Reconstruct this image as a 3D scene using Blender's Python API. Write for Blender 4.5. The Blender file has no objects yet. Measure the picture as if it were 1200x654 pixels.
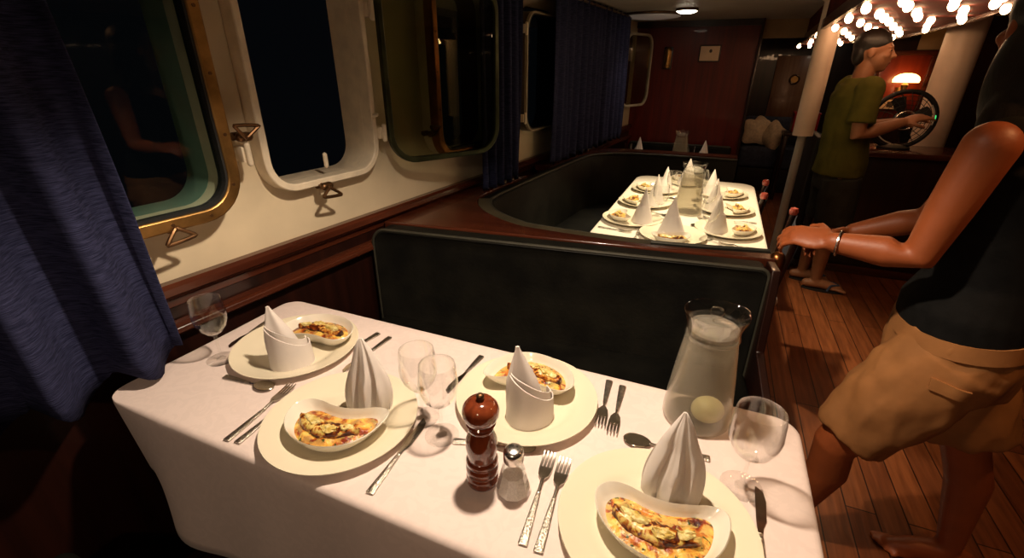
import bpy, bmesh, math, random
from mathutils import Vector, Matrix, noise
from mathutils.bvhtree import BVHTree
PI = math.pi
random.seed(7)
SC = bpy.context.scene
COL = SC.collection
V = Vector

# ------------------------------------------------------------------ materials
def new_mat(name):
    m = bpy.data.materials.new(name); m.use_nodes = True
    nt = m.node_tree; b = nt.nodes['Principled BSDF']
    return m, nt, b

def setp(b, **k):
    for n, v in k.items():
        n = {'rough': 'Roughness', 'metal': 'Metallic', 'spec': 'Specular IOR Level', 'coat': 'Coat Weight',
             'sheen': 'Sheen Weight', 'alpha': 'Alpha', 'trans': 'Transmission Weight', 'sss': 'Subsurface Weight'}.get(n, n)
        b.inputs[n].default_value = v

def mat(name, col, rough=.5, metal=0, spec=.5, var=.0, vscale=8, bump=0, bscale=200, stretch=(1, 1, 1), coat=0, sheen=0, col2=None, detail=4):
    m, nt, b = new_mat(name)
    setp(b, rough=rough, metal=metal, spec=spec, coat=coat, sheen=sheen)
    b.inputs['Base Color'].default_value = (*col, 1)
    L = nt.links
    tc = nt.nodes.new('ShaderNodeTexCoord'); mp = nt.nodes.new('ShaderNodeMapping')
    mp.inputs['Scale'].default_value = stretch
    L.new(tc.outputs['Object'], mp.inputs['Vector'])
    if var or col2:
        n = nt.nodes.new('ShaderNodeTexNoise'); n.inputs['Scale'].default_value = vscale; n.inputs['Detail'].default_value = detail
        r = nt.nodes.new('ShaderNodeValToRGB')
        c2 = col2 or tuple(min(1, c * (1 + var)) for c in col); c1 = tuple(c * (1 - var) for c in col) if not col2 else col
        r.color_ramp.elements[0].position = .35; r.color_ramp.elements[1].position = .65
        r.color_ramp.elements[0].color = (*c1, 1); r.color_ramp.elements[1].color = (*c2, 1)
        L.new(mp.outputs[0], n.inputs['Vector']); L.new(n.outputs['Fac'], r.inputs[0]); L.new(r.outputs[0], b.inputs['Base Color'])
    if bump:
        n = nt.nodes.new('ShaderNodeTexNoise'); n.inputs['Scale'].default_value = bscale; n.inputs['Detail'].default_value = 3
        bp = nt.nodes.new('ShaderNodeBump'); bp.inputs['Strength'].default_value = bump; bp.inputs['Distance'].default_value = .002
        L.new(mp.outputs[0], n.inputs['Vector']); L.new(n.outputs['Fac'], bp.inputs['Height']); L.new(bp.outputs[0], b.inputs['Normal'])
    return m

def glass_mat(name, tint=(.96, .98, .97), edge=1.45, rough=.02, body=0.0, bodycol=(.8, .8, .8)):
    """thin-walled glass: clear with angle dependent reflection, optional milky body"""
    m = bpy.data.materials.new(name); m.use_nodes = True
    nt = m.node_tree; N = nt.nodes; L = nt.links; N.clear()
    out = N.new('ShaderNodeOutputMaterial'); tr = N.new('ShaderNodeBsdfTransparent'); gl = N.new('ShaderNodeBsdfGlossy')
    tr.inputs[0].default_value = (*tint, 1); gl.inputs['Roughness'].default_value = rough; gl.inputs[0].default_value = (1, 1, 1, 1)
    lw = N.new('ShaderNodeLayerWeight'); lw.inputs[0].default_value = .5
    pw = N.new('ShaderNodeMath'); pw.operation = 'POWER'; pw.inputs[1].default_value = 3; L.new(lw.outputs['Facing'], pw.inputs[0])
    mr = N.new('ShaderNodeMath'); mr.operation = 'MULTIPLY_ADD'; mr.inputs[1].default_value = .85; mr.inputs[2].default_value = ((edge - 1) / (edge + 1)) ** 2; L.new(pw.outputs[0], mr.inputs[0])
    mx = N.new('ShaderNodeMixShader'); L.new(mr.outputs[0], mx.inputs[0]); L.new(tr.outputs[0], mx.inputs[1]); L.new(gl.outputs[0], mx.inputs[2])
    last = mx
    if body:
        df = N.new('ShaderNodeBsdfDiffuse'); df.inputs[0].default_value = (*bodycol, 1)
        tl = N.new('ShaderNodeBsdfTranslucent'); tl.inputs[0].default_value = (*bodycol, 1)
        m2 = N.new('ShaderNodeMixShader'); m2.inputs[0].default_value = .5; L.new(df.outputs[0], m2.inputs[1]); L.new(tl.outputs[0], m2.inputs[2])
        m3 = N.new('ShaderNodeMixShader'); m3.inputs[0].default_value = body
        L.new(mx.outputs[0], m3.inputs[1]); L.new(m2.outputs[0], m3.inputs[2]); last = m3
    L.new(last.outputs[0], out.inputs[0])
    return m

def emit_mat(name, col, strength):
    m, nt, b = new_mat(name)
    b.inputs['Base Color'].default_value = (*col, 1)
    b.inputs['Emission Color'].default_value = (*col, 1); b.inputs['Emission Strength'].default_value = strength
    return m

def wood_mat(name, c1, c2, rough=.25, axis='X', scale=3, coat=.3):
    m, nt, b = new_mat(name); L = nt.links; setp(b, rough=rough, coat=coat)
    tc = nt.nodes.new('ShaderNodeTexCoord'); mp = nt.nodes.new('ShaderNodeMapping')
    s = {'X': (.6, 9, 9), 'Y': (9, .6, 9), 'Z': (9, 9, .6)}[axis]; mp.inputs['Scale'].default_value = s
    n = nt.nodes.new('ShaderNodeTexNoise'); n.inputs['Scale'].default_value = scale; n.inputs['Detail'].default_value = 6; n.inputs['Distortion'].default_value = .6
    r = nt.nodes.new('ShaderNodeValToRGB'); r.color_ramp.elements[0].position = .3; r.color_ramp.elements[1].position = .72
    r.color_ramp.elements[0].color = (*c1, 1); r.color_ramp.elements[1].color = (*c2, 1)
    L.new(tc.outputs['Object'], mp.inputs['Vector']); L.new(mp.outputs[0], n.inputs['Vector']); L.new(n.outputs['Fac'], r.inputs[0]); L.new(r.outputs[0], b.inputs['Base Color'])
    return m

def floor_mat():
    m, nt, b = new_mat('floor_boards'); L = nt.links; setp(b, rough=.28, coat=.35)
    b.inputs['Coat Roughness'].default_value = .25
    tc = nt.nodes.new('ShaderNodeTexCoord'); mp = nt.nodes.new('ShaderNodeMapping'); mp.inputs['Rotation'].default_value = (0, 0, PI / 2)
    br = nt.nodes.new('ShaderNodeTexBrick'); br.inputs['Scale'].default_value = 1; br.inputs['Brick Width'].default_value = 1.6; br.inputs['Row Height'].default_value = .095
    br.inputs['Mortar Size'].default_value = .0025; br.inputs['Color1'].default_value = (.19, .052, .017, 1); br.inputs['Color2'].default_value = (.36, .115, .038, 1)
    br.inputs['Mortar'].default_value = (.03, .008, .004, 1); br.offset = .37
    L.new(tc.outputs['Object'], mp.inputs[0]); L.new(mp.outputs[0], br.inputs['Vector'])
    mp2 = nt.nodes.new('ShaderNodeMapping'); mp2.inputs['Scale'].default_value = (14, .9, 1); L.new(tc.outputs['Object'], mp2.inputs[0])
    n = nt.nodes.new('ShaderNodeTexNoise'); n.inputs['Scale'].default_value = 4; n.inputs['Detail'].default_value = 6; L.new(mp2.outputs[0], n.inputs[0])
    mx = nt.nodes.new('ShaderNodeMix'); mx.data_type = 'RGBA'; mx.blend_type = 'MULTIPLY'; mx.inputs[0].default_value = .75
    r = nt.nodes.new('ShaderNodeValToRGB'); r.color_ramp.elements[0].position = .3; r.color_ramp.elements[0].color = (.35, .3, .28, 1); r.color_ramp.elements[1].position = .7
    L.new(n.outputs['Fac'], r.inputs[0]); L.new(br.outputs['Color'], mx.inputs[6]); L.new(r.outputs[0], mx.inputs[7]); L.new(mx.outputs[2], b.inputs['Base Color'])
    n2 = nt.nodes.new('ShaderNodeTexNoise'); n2.inputs['Scale'].default_value = 9; L.new(tc.outputs['Object'], n2.inputs[0])
    mr = nt.nodes.new('ShaderNodeMapRange'); mr.inputs['To Min'].default_value = .2; mr.inputs['To Max'].default_value = .5; L.new(n2.outputs['Fac'], mr.inputs[0]); L.new(mr.outputs[0], b.inputs['Roughness'])
    bp = nt.nodes.new('ShaderNodeBump'); bp.inputs['Strength'].default_value = .25; bp.inputs['Distance'].default_value = .003
    L.new(n.outputs['Fac'], bp.inputs['Height']); L.new(bp.outputs[0], b.inputs['Normal']); L.new(bp.outputs[0], b.inputs['Coat Normal'])
    return m

def curtain_mat():
    m, nt, b = new_mat('navy_curtain'); L = nt.links; setp(b, rough=.9, spec=.08)
    tc = nt.nodes.new('ShaderNodeTexCoord'); mp = nt.nodes.new('ShaderNodeMapping'); mp.inputs['Scale'].default_value = (14, 14, 230)
    L.new(tc.outputs['Object'], mp.inputs[0])
    n = nt.nodes.new('ShaderNodeTexNoise'); n.inputs['Scale'].default_value = 2; n.inputs['Detail'].default_value = 3; L.new(mp.outputs[0], n.inputs[0])
    r = nt.nodes.new('ShaderNodeValToRGB'); r.color_ramp.elements[0].position = .33; r.color_ramp.elements[1].position = .68
    r.color_ramp.elements[0].color = (.012, .0135, .036, 1); r.color_ramp.elements[1].color = (.043, .047, .108, 1)
    L.new(n.outputs['Fac'], r.inputs[0]); L.new(r.outputs[0], b.inputs['Base Color'])
    bp = nt.nodes.new('ShaderNodeBump'); bp.inputs['Strength'].default_value = .6; bp.inputs['Distance'].default_value = .003
    L.new(n.outputs['Fac'], bp.inputs['Height']); L.new(bp.outputs[0], b.inputs['Normal'])
    return m

def food_mat(name, seed, cheese=.5):
    m, nt, b = new_mat(name); L = nt.links; setp(b, rough=.32, spec=.55)
    tc = nt.nodes.new('ShaderNodeTexCoord'); mp = nt.nodes.new('ShaderNodeMapping'); mp.inputs['Location'].default_value = (seed * 1.7, seed * .9, 0); L.new(tc.outputs['Object'], mp.inputs[0])
    def nz(s, d=3, dist=.5):
        n = nt.nodes.new('ShaderNodeTexNoise'); n.inputs['Scale'].default_value = s; n.inputs['Detail'].default_value = d; n.inputs['Distortion'].default_value = dist; L.new(mp.outputs[0], n.inputs[0]); return n
    def ramp(n, els):
        r = nt.nodes.new('ShaderNodeValToRGB'); L.new(n.outputs['Fac'], r.inputs[0]); cr = r.color_ramp
        while len(cr.elements) < len(els): cr.elements.new(.5)
        for e, (p, c) in zip(cr.elements, els): e.position = p; e.color = (*c, 1)
        return r
    base = ramp(nz(34, 4), [(.30, (.05, .008, .010)), (.42, (.30, .045, .010)), (.52, (.62, .22, .03)), (.60, (.78, .50, .08)), (.72, (.84, .70, .26))])
    hi = ramp(nz(70, 3), [(.45 , (0, 0, 0)), (.53, (1, 1, 1))])
    mx = nt.nodes.new('ShaderNodeMix'); mx.data_type = 'RGBA'; mx.inputs[7].default_value = (.85, .68, .2, 1)
    mm = nt.nodes.new('ShaderNodeMath'); mm.operation = 'MULTIPLY'; mm.inputs[1].default_value = cheese; L.new(hi.outputs[0], mm.inputs[0]); L.new(mm.outputs[0], mx.inputs[0]); L.new(base.outputs[0], mx.inputs[6])
    hb = ramp(nz(95, 2), [(.62, (0, 0, 0)), (.67, (1, 1, 1))])
    m2 = nt.nodes.new('ShaderNodeMix'); m2.data_type = 'RGBA'; m2.inputs[7].default_value = (.05, .07, .015, 1)
    L.new(hb.outputs[0], m2.inputs[0]); L.new(mx.outputs[2], m2.inputs[6]); L.new(m2.outputs[2], b.inputs['Base Color'])
    bp = nt.nodes.new('ShaderNodeBump'); bp.inputs['Strength'].default_value = .8; bp.inputs['Distance'].default_value = .004
    n3 = nz(110, 3); L.new(n3.outputs['Fac'], bp.inputs['Height']); L.new(bp.outputs[0], b.inputs['Normal'])
    return m

def cloth_mat(name, col, damask=False):
    m, nt, b = new_mat(name); L = nt.links; setp(b, rough=.8, spec=.2, sheen=.15); b.inputs['Base Color'].default_value = (*col, 1)
    tc = nt.nodes.new('ShaderNodeTexCoord')
    n = nt.nodes.new('ShaderNodeTexNoise'); n.inputs['Scale'].default_value = 26; n.inputs['Detail'].default_value = 4; L.new(tc.outputs['Object'], n.inputs[0])
    bp = nt.nodes.new('ShaderNodeBump'); bp.inputs['Strength'].default_value = .25; bp.inputs['Distance'].default_value = .003
    L.new(n.outputs['Fac'], bp.inputs['Height']); L.new(bp.outputs[0], b.inputs['Normal'])
    if damask:
        v = nt.nodes.new('ShaderNodeTexNoise'); v.inputs['Scale'].default_value = 22; v.inputs['Detail'].default_value = 1; v.inputs['Distortion'].default_value = 2.5; L.new(tc.outputs['Object'], v.inputs[0])
        r = nt.nodes.new('ShaderNodeValToRGB'); r.color_ramp.elements[0].position = .48; r.color_ramp.elements[1].position = .54
        r.color_ramp.elements[0].color = (*[c * .965 for c in col], 1); r.color_ramp.elements[1].color = (*col, 1)
        L.new(v.outputs['Fac'], r.inputs[0]); L.new(r.outputs[0], b.inputs['Base Color'])
    return m

M = {}
M['floor'] = floor_mat()
M['ceiling'] = mat('cabin_ceiling_paint', (.42, .38, .32), .45, var=.05)
M['white_wall'] = mat('cream_steel_paint', (.72, .61, .43), .42, var=.06, vscale=5, bump=.25, bscale=14)
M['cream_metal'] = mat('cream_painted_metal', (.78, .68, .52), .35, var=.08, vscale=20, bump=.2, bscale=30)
M['cream_dim'] = mat('shaded_cream_paint', (.36, .31, .22), .4, var=.15, vscale=12)  # cream paint darkened to put lamp falloff into the far window frames
M['reveal_green'] = mat('pale_green_paint', (.22, .33, .28), .4, var=.08, vscale=10)
M['mahog'] = wood_mat('mahogany', (.035, .008, .004), (.10, .024, .010), .25, 'X', 3, .3)
M['mahog_y'] = wood_mat('mahogany_along', (.05, .010, .005), (.145, .030, .013), .22, 'Y', 3, .5)
M['mahog_z'] = wood_mat('mahogany_upright', (.065, .004, .002), (.15, .010, .004), .38, 'Z', 2.5, .08)
M['mahog_dark'] = wood_mat('dark_mahogany', (.010, .003, .002), (.028, .007, .004), .35, 'Z', 2.5, .2)
M['red_panel'] = wood_mat('red_mahogany', (.13, .014, .005), (.24, .03, .009), .35, 'Z', 2, .4)
M['red_matt'] = mat('matt_red_board', (.10, .012, .006), .75, spec=.15, var=.25, vscale=7)
M['mid_wood'] = wood_mat('brown_door_wood', (.22, .09, .04), (.36, .17, .08), .4, 'Z', 2.5, .1)
M['leather'] = mat('black_leather', (.0035, .0035, .003), .55, spec=.18, var=.3, vscale=6, bump=.5, bscale=60, col2=(.0095, .009, .0065))
M['leather_olive'] = mat('olive_grey_leather', (.055, .045, .025), .5, var=.25, vscale=9, bump=.3, bscale=60)
M['piping'] = mat('grey_green_piping', (.04, .038, .027), .5, var=.2, bump=.2)
M['brass'] = mat('aged_brass', (.42, .24, .08), .42, 1, var=.3, vscale=14, bump=.15, bscale=60)
M['copper'] = mat('copper_brass', (.30, .12, .04), .3, 1, var=.35, vscale=12, bump=.1, bscale=60)
M['green_brass'] = mat('verdigris_brass', (.06, .07, .035), .38, .8, var=.35, vscale=12, bump=.15)
M['bronze'] = mat('dark_bronze', (.16, .085, .04), .4, .9, var=.3, vscale=20)
M['rubber'] = mat('black_rubber', (.012, .012, .012), .6, var=.2)
M['pane'] = glass_mat('window_glass', (.90, .96, .93), 1.35, .01); M['pane_dim'] = glass_mat('smoky_window_glass', (.64, .66, .54), 1.3, .01)
M['curtain'] = curtain_mat()
M['cloth'] = cloth_mat('table_linen', (.84, .715, .675), True)
M['cloth2'] = cloth_mat('table_linen_far', (.86, .80, .68), True)
M['napkin'] = cloth_mat('napkin_linen', (.88, .82, .78))
def translucent(m, f, col):
    nt = m.node_tree; b = nt.nodes['Principled BSDF']; out = [n for n in nt.nodes if n.type == 'OUTPUT_MATERIAL'][0]
    tl = nt.nodes.new('ShaderNodeBsdfTranslucent'); tl.inputs[0].default_value = (*col, 1); mx = nt.nodes.new('ShaderNodeMixShader'); mx.inputs[0].default_value = f
    nt.links.new(b.outputs[0], mx.inputs[1]); nt.links.new(tl.outputs[0], mx.inputs[2]); nt.links.new(mx.outputs[0], out.inputs[0])
translucent(M['napkin'], .18, (.9, .80, .72))
M['china'] = mat('cream_china', (.84, .77, .60), .16, spec=.5, var=.01, coat=.3)
M['china2'] = mat('white_china', (.86, .81, .70), .14, spec=.5, var=.01, coat=.3)
M['steel'] = mat('cutlery_steel', (.62, .58, .52), .2, 1, var=.12, vscale=40)
M['steel_h'] = mat('hammered_steel', (.50, .46, .40), .3, 1, var=.2, vscale=120, bump=1, bscale=260)
M['glass'] = glass_mat('clear_glass', (.985, .985, .98), 1.5, .01)
M['frost'] = glass_mat('misted_glass', (.96, .95, .91), 1.3, .2, .22, (.70, .66, .57))
M['water'] = glass_mat('water', (.97, .96, .93), 1.15, .02, .03, (.6, .6, .5))
M['lemon'] = mat('lemon_flesh', (1.0, .95, .56), .4, var=.05, vscale=60)
M['mill'] = wood_mat('glossy_mill_wood', (.10, .018, .007), (.26, .055, .018), .12, 'Z', 5, .8)
M['chrome'] = mat('chrome', (.75, .72, .68), .25, 1, var=.05)
M['salt'] = mat('salt_grains', (.85, .80, .74), .8, var=.08, vscale=300, bump=1, bscale=500)
M['pole'] = mat('cream_pole_paint', (.90, .69, .53), .4, var=.06, vscale=6, bump=.1)
M['pole_grey'] = mat('grey_white_paint', (.55, .52, .46), .4, var=.08)
M['dark'] = mat('near_black_paint', (.010, .008, .007), .6, var=.2)
M['navy_canvas'] = mat('navy_canvas', (.016, .018, .030), .8, var=.3, vscale=30, bump=.4, bscale=150)
M['navy_sofa'] = mat('navy_sofa_fabric', (.045, .06, .11), .85, var=.25, vscale=30, bump=.4, bscale=120)
M['pillow'] = mat('cream_pillow_fabric', (.78, .66, .48), .85, var=.12, vscale=40, bump=.4, bscale=100)
M['red_paint'] = mat('red_paint', (.35, .012, .012), .4, var=.1)
M['knob_red'] = mat('polished_red_wood', (.36, .07, .05), .15, var=.3, vscale=30, coat=.6)
M['skin_f'] = mat('tanned_skin', (.30, .074, .020), .5, var=.10, vscale=12, bump=.15, bscale=160)
M['skin_m'] = mat('brown_skin', (.33, .14, .065), .5, var=.10, vscale=12, bump=.15, bscale=160)
M['black_cotton'] = mat('black_cotton', (.006, .006, .006), .9, spec=.15, var=.2, vscale=30, bump=.3, bscale=120)
M['khaki'] = mat('khaki_cotton', (.33, .142, .046), .75, spec=.3, var=.18, vscale=8, bump=.5, bscale=18)
M['olive_shirt'] = mat('olive_tshirt_cotton', (.10, .092, .016), .9, spec=.15, var=.15, vscale=12, bump=.35, bscale=30)
M['grey_shorts'] = mat('dark_grey_shorts', (.035, .034, .026), .85, spec=.2, var=.2, vscale=12, bump=.35, bscale=40)
M['hair'] = mat('dark_hair', (.012, .008, .006), .45, var=.3, vscale=40, stretch=(8, 8, 1), bump=.6, bscale=60)
M['eye'] = mat('dark_eye', (.02, .012, .01), .1, var=.1)
M['lip'] = mat('lip_skin', (.34, .11, .07), .45, var=.1)
M['bulb'] = emit_mat('glowing_bulb', (1, .58, .30), 28)
M['lampglow'] = emit_mat('glowing_shade', (1, .50, .16), 7)
M['downlight'] = emit_mat('downlight_lens', (1, .86, .66), 9)
M['opal'] = emit_mat('unlit_opal_lens', (.75, .66, .58), .05)  # lamp is off; faint emission paints bounced light on its lens
M['paper'] = mat('cream_paper', (.72, .52, .34), .35, var=.08, vscale=9, coat=.4)
M['ink'] = mat('dark_ink', (.05, .03, .02), .5, var=.2)
M['screen_black'] = mat('black_plastic', (.010, .010, .010), .55, var=.2)
M['green_led'] = emit_mat('green_indicator', (.05, .8, .2), 1.2)
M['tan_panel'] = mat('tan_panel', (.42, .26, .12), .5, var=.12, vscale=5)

# ------------------------------------------------------------------ mesh building
def frame_of(d):
    d = V(d).normalized(); a = V((0, 0, 1)) if abs(d.z) < .9 else V((1, 0, 0))
    x = a.cross(d).normalized(); return x, d.cross(x).normalized()

class MB:
    def __init__(s): s.bm = bmesh.new()
    def loft(s, rings, cap0=True, cap1=True, closed=True):
        bm = s.bm; rv = [[bm.verts.new(p) for p in r] for r in rings]; n = len(rv[0])
        for a, b in zip(rv, rv[1:]):
            for i in range(n if closed else n - 1):
                j = (i + 1) % n; bm.faces.new((a[i], a[j], b[j], b[i]))
        if cap0: bm.faces.new(list(reversed(rv[0])))
        if cap1: bm.faces.new(rv[-1])
        return s
    def lathe(s, prof, seg=32, c=(0, 0, 0), cap0=True, cap1=True, sx=1, sy=1):
        c = V(c); return s.loft([[c + V((r * sx * math.cos(2 * PI * i / seg), r * sy * math.sin(2 * PI * i / seg), z)) for i in range(seg)] for r, z in prof], cap0, cap1)
    def box(s, c, size, rot=None, bevel=0, seg=2):
        mt = Matrix.Translation(V(c)) @ (rot.to_4x4() if rot else Matrix.Identity(4)) @ Matrix.Diagonal((*size, 1))
        g = bmesh.ops.create_cube(s.bm, size=1, matrix=mt)
        if bevel:
            es = list({e for v in g['verts'] for e in v.link_edges})
            bmesh.ops.bevel(s.bm, geom=es, offset=bevel, segments=seg, affect='EDGES', profile=.5)
        return s
    def bb(s, x0, x1, y0, y1, z0, z1, bevel=0, seg=2):
        return s.box(((x0 + x1) / 2, (y0 + y1) / 2, (z0 + z1) / 2), (abs(x1 - x0), abs(y1 - y0), abs(z1 - z0)), None, bevel, seg)
    def tube(s, pts, r, seg=12, round_ends=False, flat=1.0):
        pts = [V(p) for p in pts]; n = len(pts); rs = r if isinstance(r, (list, tuple)) else [r] * n
        rings = []; px = None
        for i, p in enumerate(pts):
            d = (pts[min(i + 1, n - 1)] - pts[max(i - 1, 0)]).normalized()
            if px is None: x, y = frame_of(d)
            else:
                x = (px - d * px.dot(d)).normalized(); y = d.cross(x)
            px = x
            def ring(c, k): return [c + (x * math.cos(2 * PI * j / seg) + y * flat * math.sin(2 * PI * j / seg)) * rs[i] * k for j in range(seg)]
            if round_ends and i == 0: rings += [ring(p - d * rs[0] * q, math.sqrt(max(0.02, 1 - q * q))) for q in (.98, .8, .45)]
            rings.append(ring(p, 1))
            if round_ends and i == n - 1: rings += [ring(p + d * rs[i] * q, math.sqrt(max(0.02, 1 - q * q))) for q in (.45, .8, .98)]
        return s.loft(rings)
    def ell(s, c, r, rot=None, u=16, v=10):
        mt = Matrix.Translation(V(c)) @ (rot.to_4x4() if rot else Matrix.Identity(4)) @ Matrix.Diagonal((*(r if hasattr(r, '__len__') else (r, r, r)), 1))
        bmesh.ops.create_uvsphere(s.bm, u_segments=u, v_segments=v, radius=1, matrix=mt); return s
    def prism(s, poly, z0, z1, bevel=0):
        g = s.loft([[V((x, y, z0)) for x, y in poly], [V((x, y, z1)) for x, y in poly]]); 
        return s
    def ring(s, outer, inner, y0, y1):
        """frame between two closed outlines of equal count in local x,z ; y0..y1 thickness"""
        mk = lambda o, y: [V((x, y, z)) for x, z in o]
        rr = [mk(outer, y0), mk(outer, y1), mk(inner, y1), mk(inner, y0)]
        bm = s.bm; rv = [[bm.verts.new(p) for p in r] for r in rr]; n = len(outer)
        for k in range(4):
            a, b = rv[k], rv[(k + 1) % 4]
            for i in range(n):
                j = (i + 1) % n; bm.faces.new((a[i], a[j], b[j], b[i]))
        return s
    def mesh(s, name, ang=38):
        bm = s.bm; bmesh.ops.recalc_face_normals(bm, faces=bm.faces[:])
        me = bpy.data.meshes.new(name); bm.to_mesh(me); bm.free()
        for p in me.polygons: p.use_smooth = True
        try: me.set_sharp_from_angle(angle=math.radians(ang))
        except Exception: pass
        return me
    def build(s, name, m, parent=None, loc=(0, 0, 0), rz=0, ang=38, bevel=0):
        return add(name, s.mesh(name, ang), m, parent, loc, rz, bevel)

def add(name, me, m, parent=None, loc=(0, 0, 0), rz=0, bevel=0):
    if isinstance(m, str): m = M[m]
    if not me.materials: me.materials.append(m)
    o = bpy.data.objects.new(name, me); COL.objects.link(o)
    o.location = loc; o.rotation_euler = (0, 0, rz)
    if parent: o.parent = parent
    if bevel:
        b = o.modifiers.new('bevel', 'BEVEL'); b.width = bevel; b.segments = 2; b.limit_method = 'ANGLE'; b.angle_limit = math.radians(50)
    return o

def tag(o, label, cat, group=None):
    o['label'] = label; o['category'] = cat
    if group: o['group'] = group
    return o

def thing(name, label, cat, loc=(0, 0, 0), rz=0, group=None):
    o = bpy.data.objects.new(name, None); COL.objects.link(o); o.empty_display_size = .05
    o.location = loc; o.rotation_euler = (0, 0, rz)
    return tag(o, label, cat, group)

def struct(o):
    o['kind'] = 'structure'; return o

def dup(root, loc, rz=0, label=None, scale=None, group=None):
    r = root.copy(); COL.objects.link(r); r.location = loc; r.rotation_euler = (0, 0, rz)
    if label: r['label'] = label
    if group: r['group'] = group
    if scale: r.scale = (scale,) * 3 if not hasattr(scale, '__len__') else scale
    for ch in list(root.children):
        c = ch.copy(); COL.objects.link(c); c.parent = r
        for g in list(ch.children):
            d = g.copy(); COL.objects.link(d); d.parent = c
    return r

def rrect(w, h, r, n=8, cx=0, cz=0):
    out = []
    for (sx, sz, a0) in ((1, 1, 0), (-1, 1, PI / 2), (-1, -1, PI), (1, -1, 3 * PI / 2)):
        for i in range(n + 1):
            a = a0 + PI / 2 * i / n
            out.append((cx + sx * (w / 2 - r) + r * math.cos(a), cz + sz * (h / 2 - r) + r * math.sin(a)))
    return out

def smooth_closed(pts, n=6):
    out = []; N = len(pts)
    for i in range(N):
        p0, p1, p2, p3 = (V((*pts[(i + k) % N], 0)) for k in (-1, 0, 1, 2))
        for j in range(n):
            t = j / n
            out.append((.5 * ((2 * p1) + (-p0 + p2) * t + (2 * p0 - 5 * p1 + 4 * p2 - p3) * t * t + (-p0 + 3 * p1 - 3 * p2 + p3) * t ** 3)).to_2d())
    return out

def smooth_open(pts, n=6):
    pts = [V(p) for p in pts]; P = [pts[0] * 2 - pts[1]] + pts + [pts[-1] * 2 - pts[-2]]; out = []
    for i in range(1, len(P) - 2):
        p0, p1, p2, p3 = P[i - 1:i + 3]
        for j in range(n):
            t = j / n
            out.append(.5 * ((2 * p1) + (-p0 + p2) * t + (2 * p0 - 5 * p1 + 4 * p2 - p3) * t * t + (-p0 + 3 * p1 - 3 * p2 + p3) * t ** 3))
    out.append(pts[-1]); return out

# ------------------------------------------------------------------ camera
CAMZ = .75 + .7183
def camera():
    cd = bpy.data.cameras.new('camera'); o = bpy.data.objects.new('camera', cd); COL.objects.link(o)
    p, roll, yaw = math.radians(24.48), math.radians(.24), math.radians(23.08)
    r = V((math.cos(yaw), math.sin(yaw), 0)); fw = V((-math.sin(yaw), math.cos(yaw), 0)) * math.cos(p) + V((0, 0, -math.sin(p)))
    up = r.cross(fw); r2 = r * math.cos(roll) + up * math.sin(roll); up2 = -r * math.sin(roll) + up * math.cos(roll)
    m = Matrix((( r2.x, up2.x, -fw.x, 0), (r2.y, up2.y, -fw.y, 0), (r2.z, up2.z, -fw.z, CAMZ), (0, 0, 0, 1)))
    o.matrix_world = m; cd.sensor_width = 36; cd.lens = 541 / 1200 * 36; cd.clip_start = .03; cd.clip_end = 60
    SC.camera = o
camera()

CEIL = 1.91
# ------------------------------------------------------------------ the window side (hull) : local x along wall, local -y into the room
WK = .09; WA = V((-1.37, .7, 0)); WRZ = math.atan2(1, WK)
WD = V((WK, 1, 0)).normalized(); WN = V((1, -WK, 0)).normalized()
def WP(s, z, n=0): return WA + WD * s + WN * n + V((0, 0, z))
S0, S1 = -2.6, 4.86
WIN = [('1', -.03, 'closed'), ('2', .60, 'open'), ('3', 1.455, 'closed'), ('4', 2.40, 'pane'), ('5', 4.42, 'pane')]
WZ, WW, WH = 1.455, .47, .70
def hull_wall():
    bm = bmesh.new(); edges = []
    def loopv(pts):
        vs = [bm.verts.new((x, 0, z)) for x, z in pts]; es = [bm.edges.new((a, b)) for a, b in zip(vs, vs[1:] + vs[:1])]; edges.extend(es)
    loopv([(S0, 0), (S1, 0), (S1, CEIL), (S0, CEIL)])
    for n, s, k in WIN: loopv(rrect(WW, WH, .09, 8, s, WZ))
    bmesh.ops.triangle_fill(bm, use_beauty=True, edges=edges)
    me = bpy.data.meshes.new('wall_left'); bmesh.ops.recalc_face_normals(bm, faces=bm.faces[:]); bm.to_mesh(me); bm.free()
    o = add('wall_left', me, 'white_wall', None, WA, WRZ); struct(o)
hull_wall()

def dog(parent, s, z, n=.07, mirror=1, up=1):
    """swing bolt clamp with a triangular grip"""
    b = MB()
    y = -n
    b.tube([(s, y + .05, z), (s, y - .02, z)], .009, 10)                 # bolt
    b.tube([(s - .012, y - .005, z), (s + .012, y - .005, z)], .014, 10, True)
    a = [(s, y - .022, z), (s + .030 * mirror, y - .026, z - .022 * up), (s + .034 * mirror, y - .028, z - .03 * up), (s - .03 * mirror, y - .03, z - .036 * up), (s - .034 * mirror, y - .03, z - .03 * up), (s - .006, y - .024, z)]
    b.tube(smooth_open(a, 3), .0055, 8, True)
    b.tube([(s - .014, y + .03, z), (s + .014, y + .03, z)], .012, 8)
    return b.build('latch', 'bronze', parent)

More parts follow.
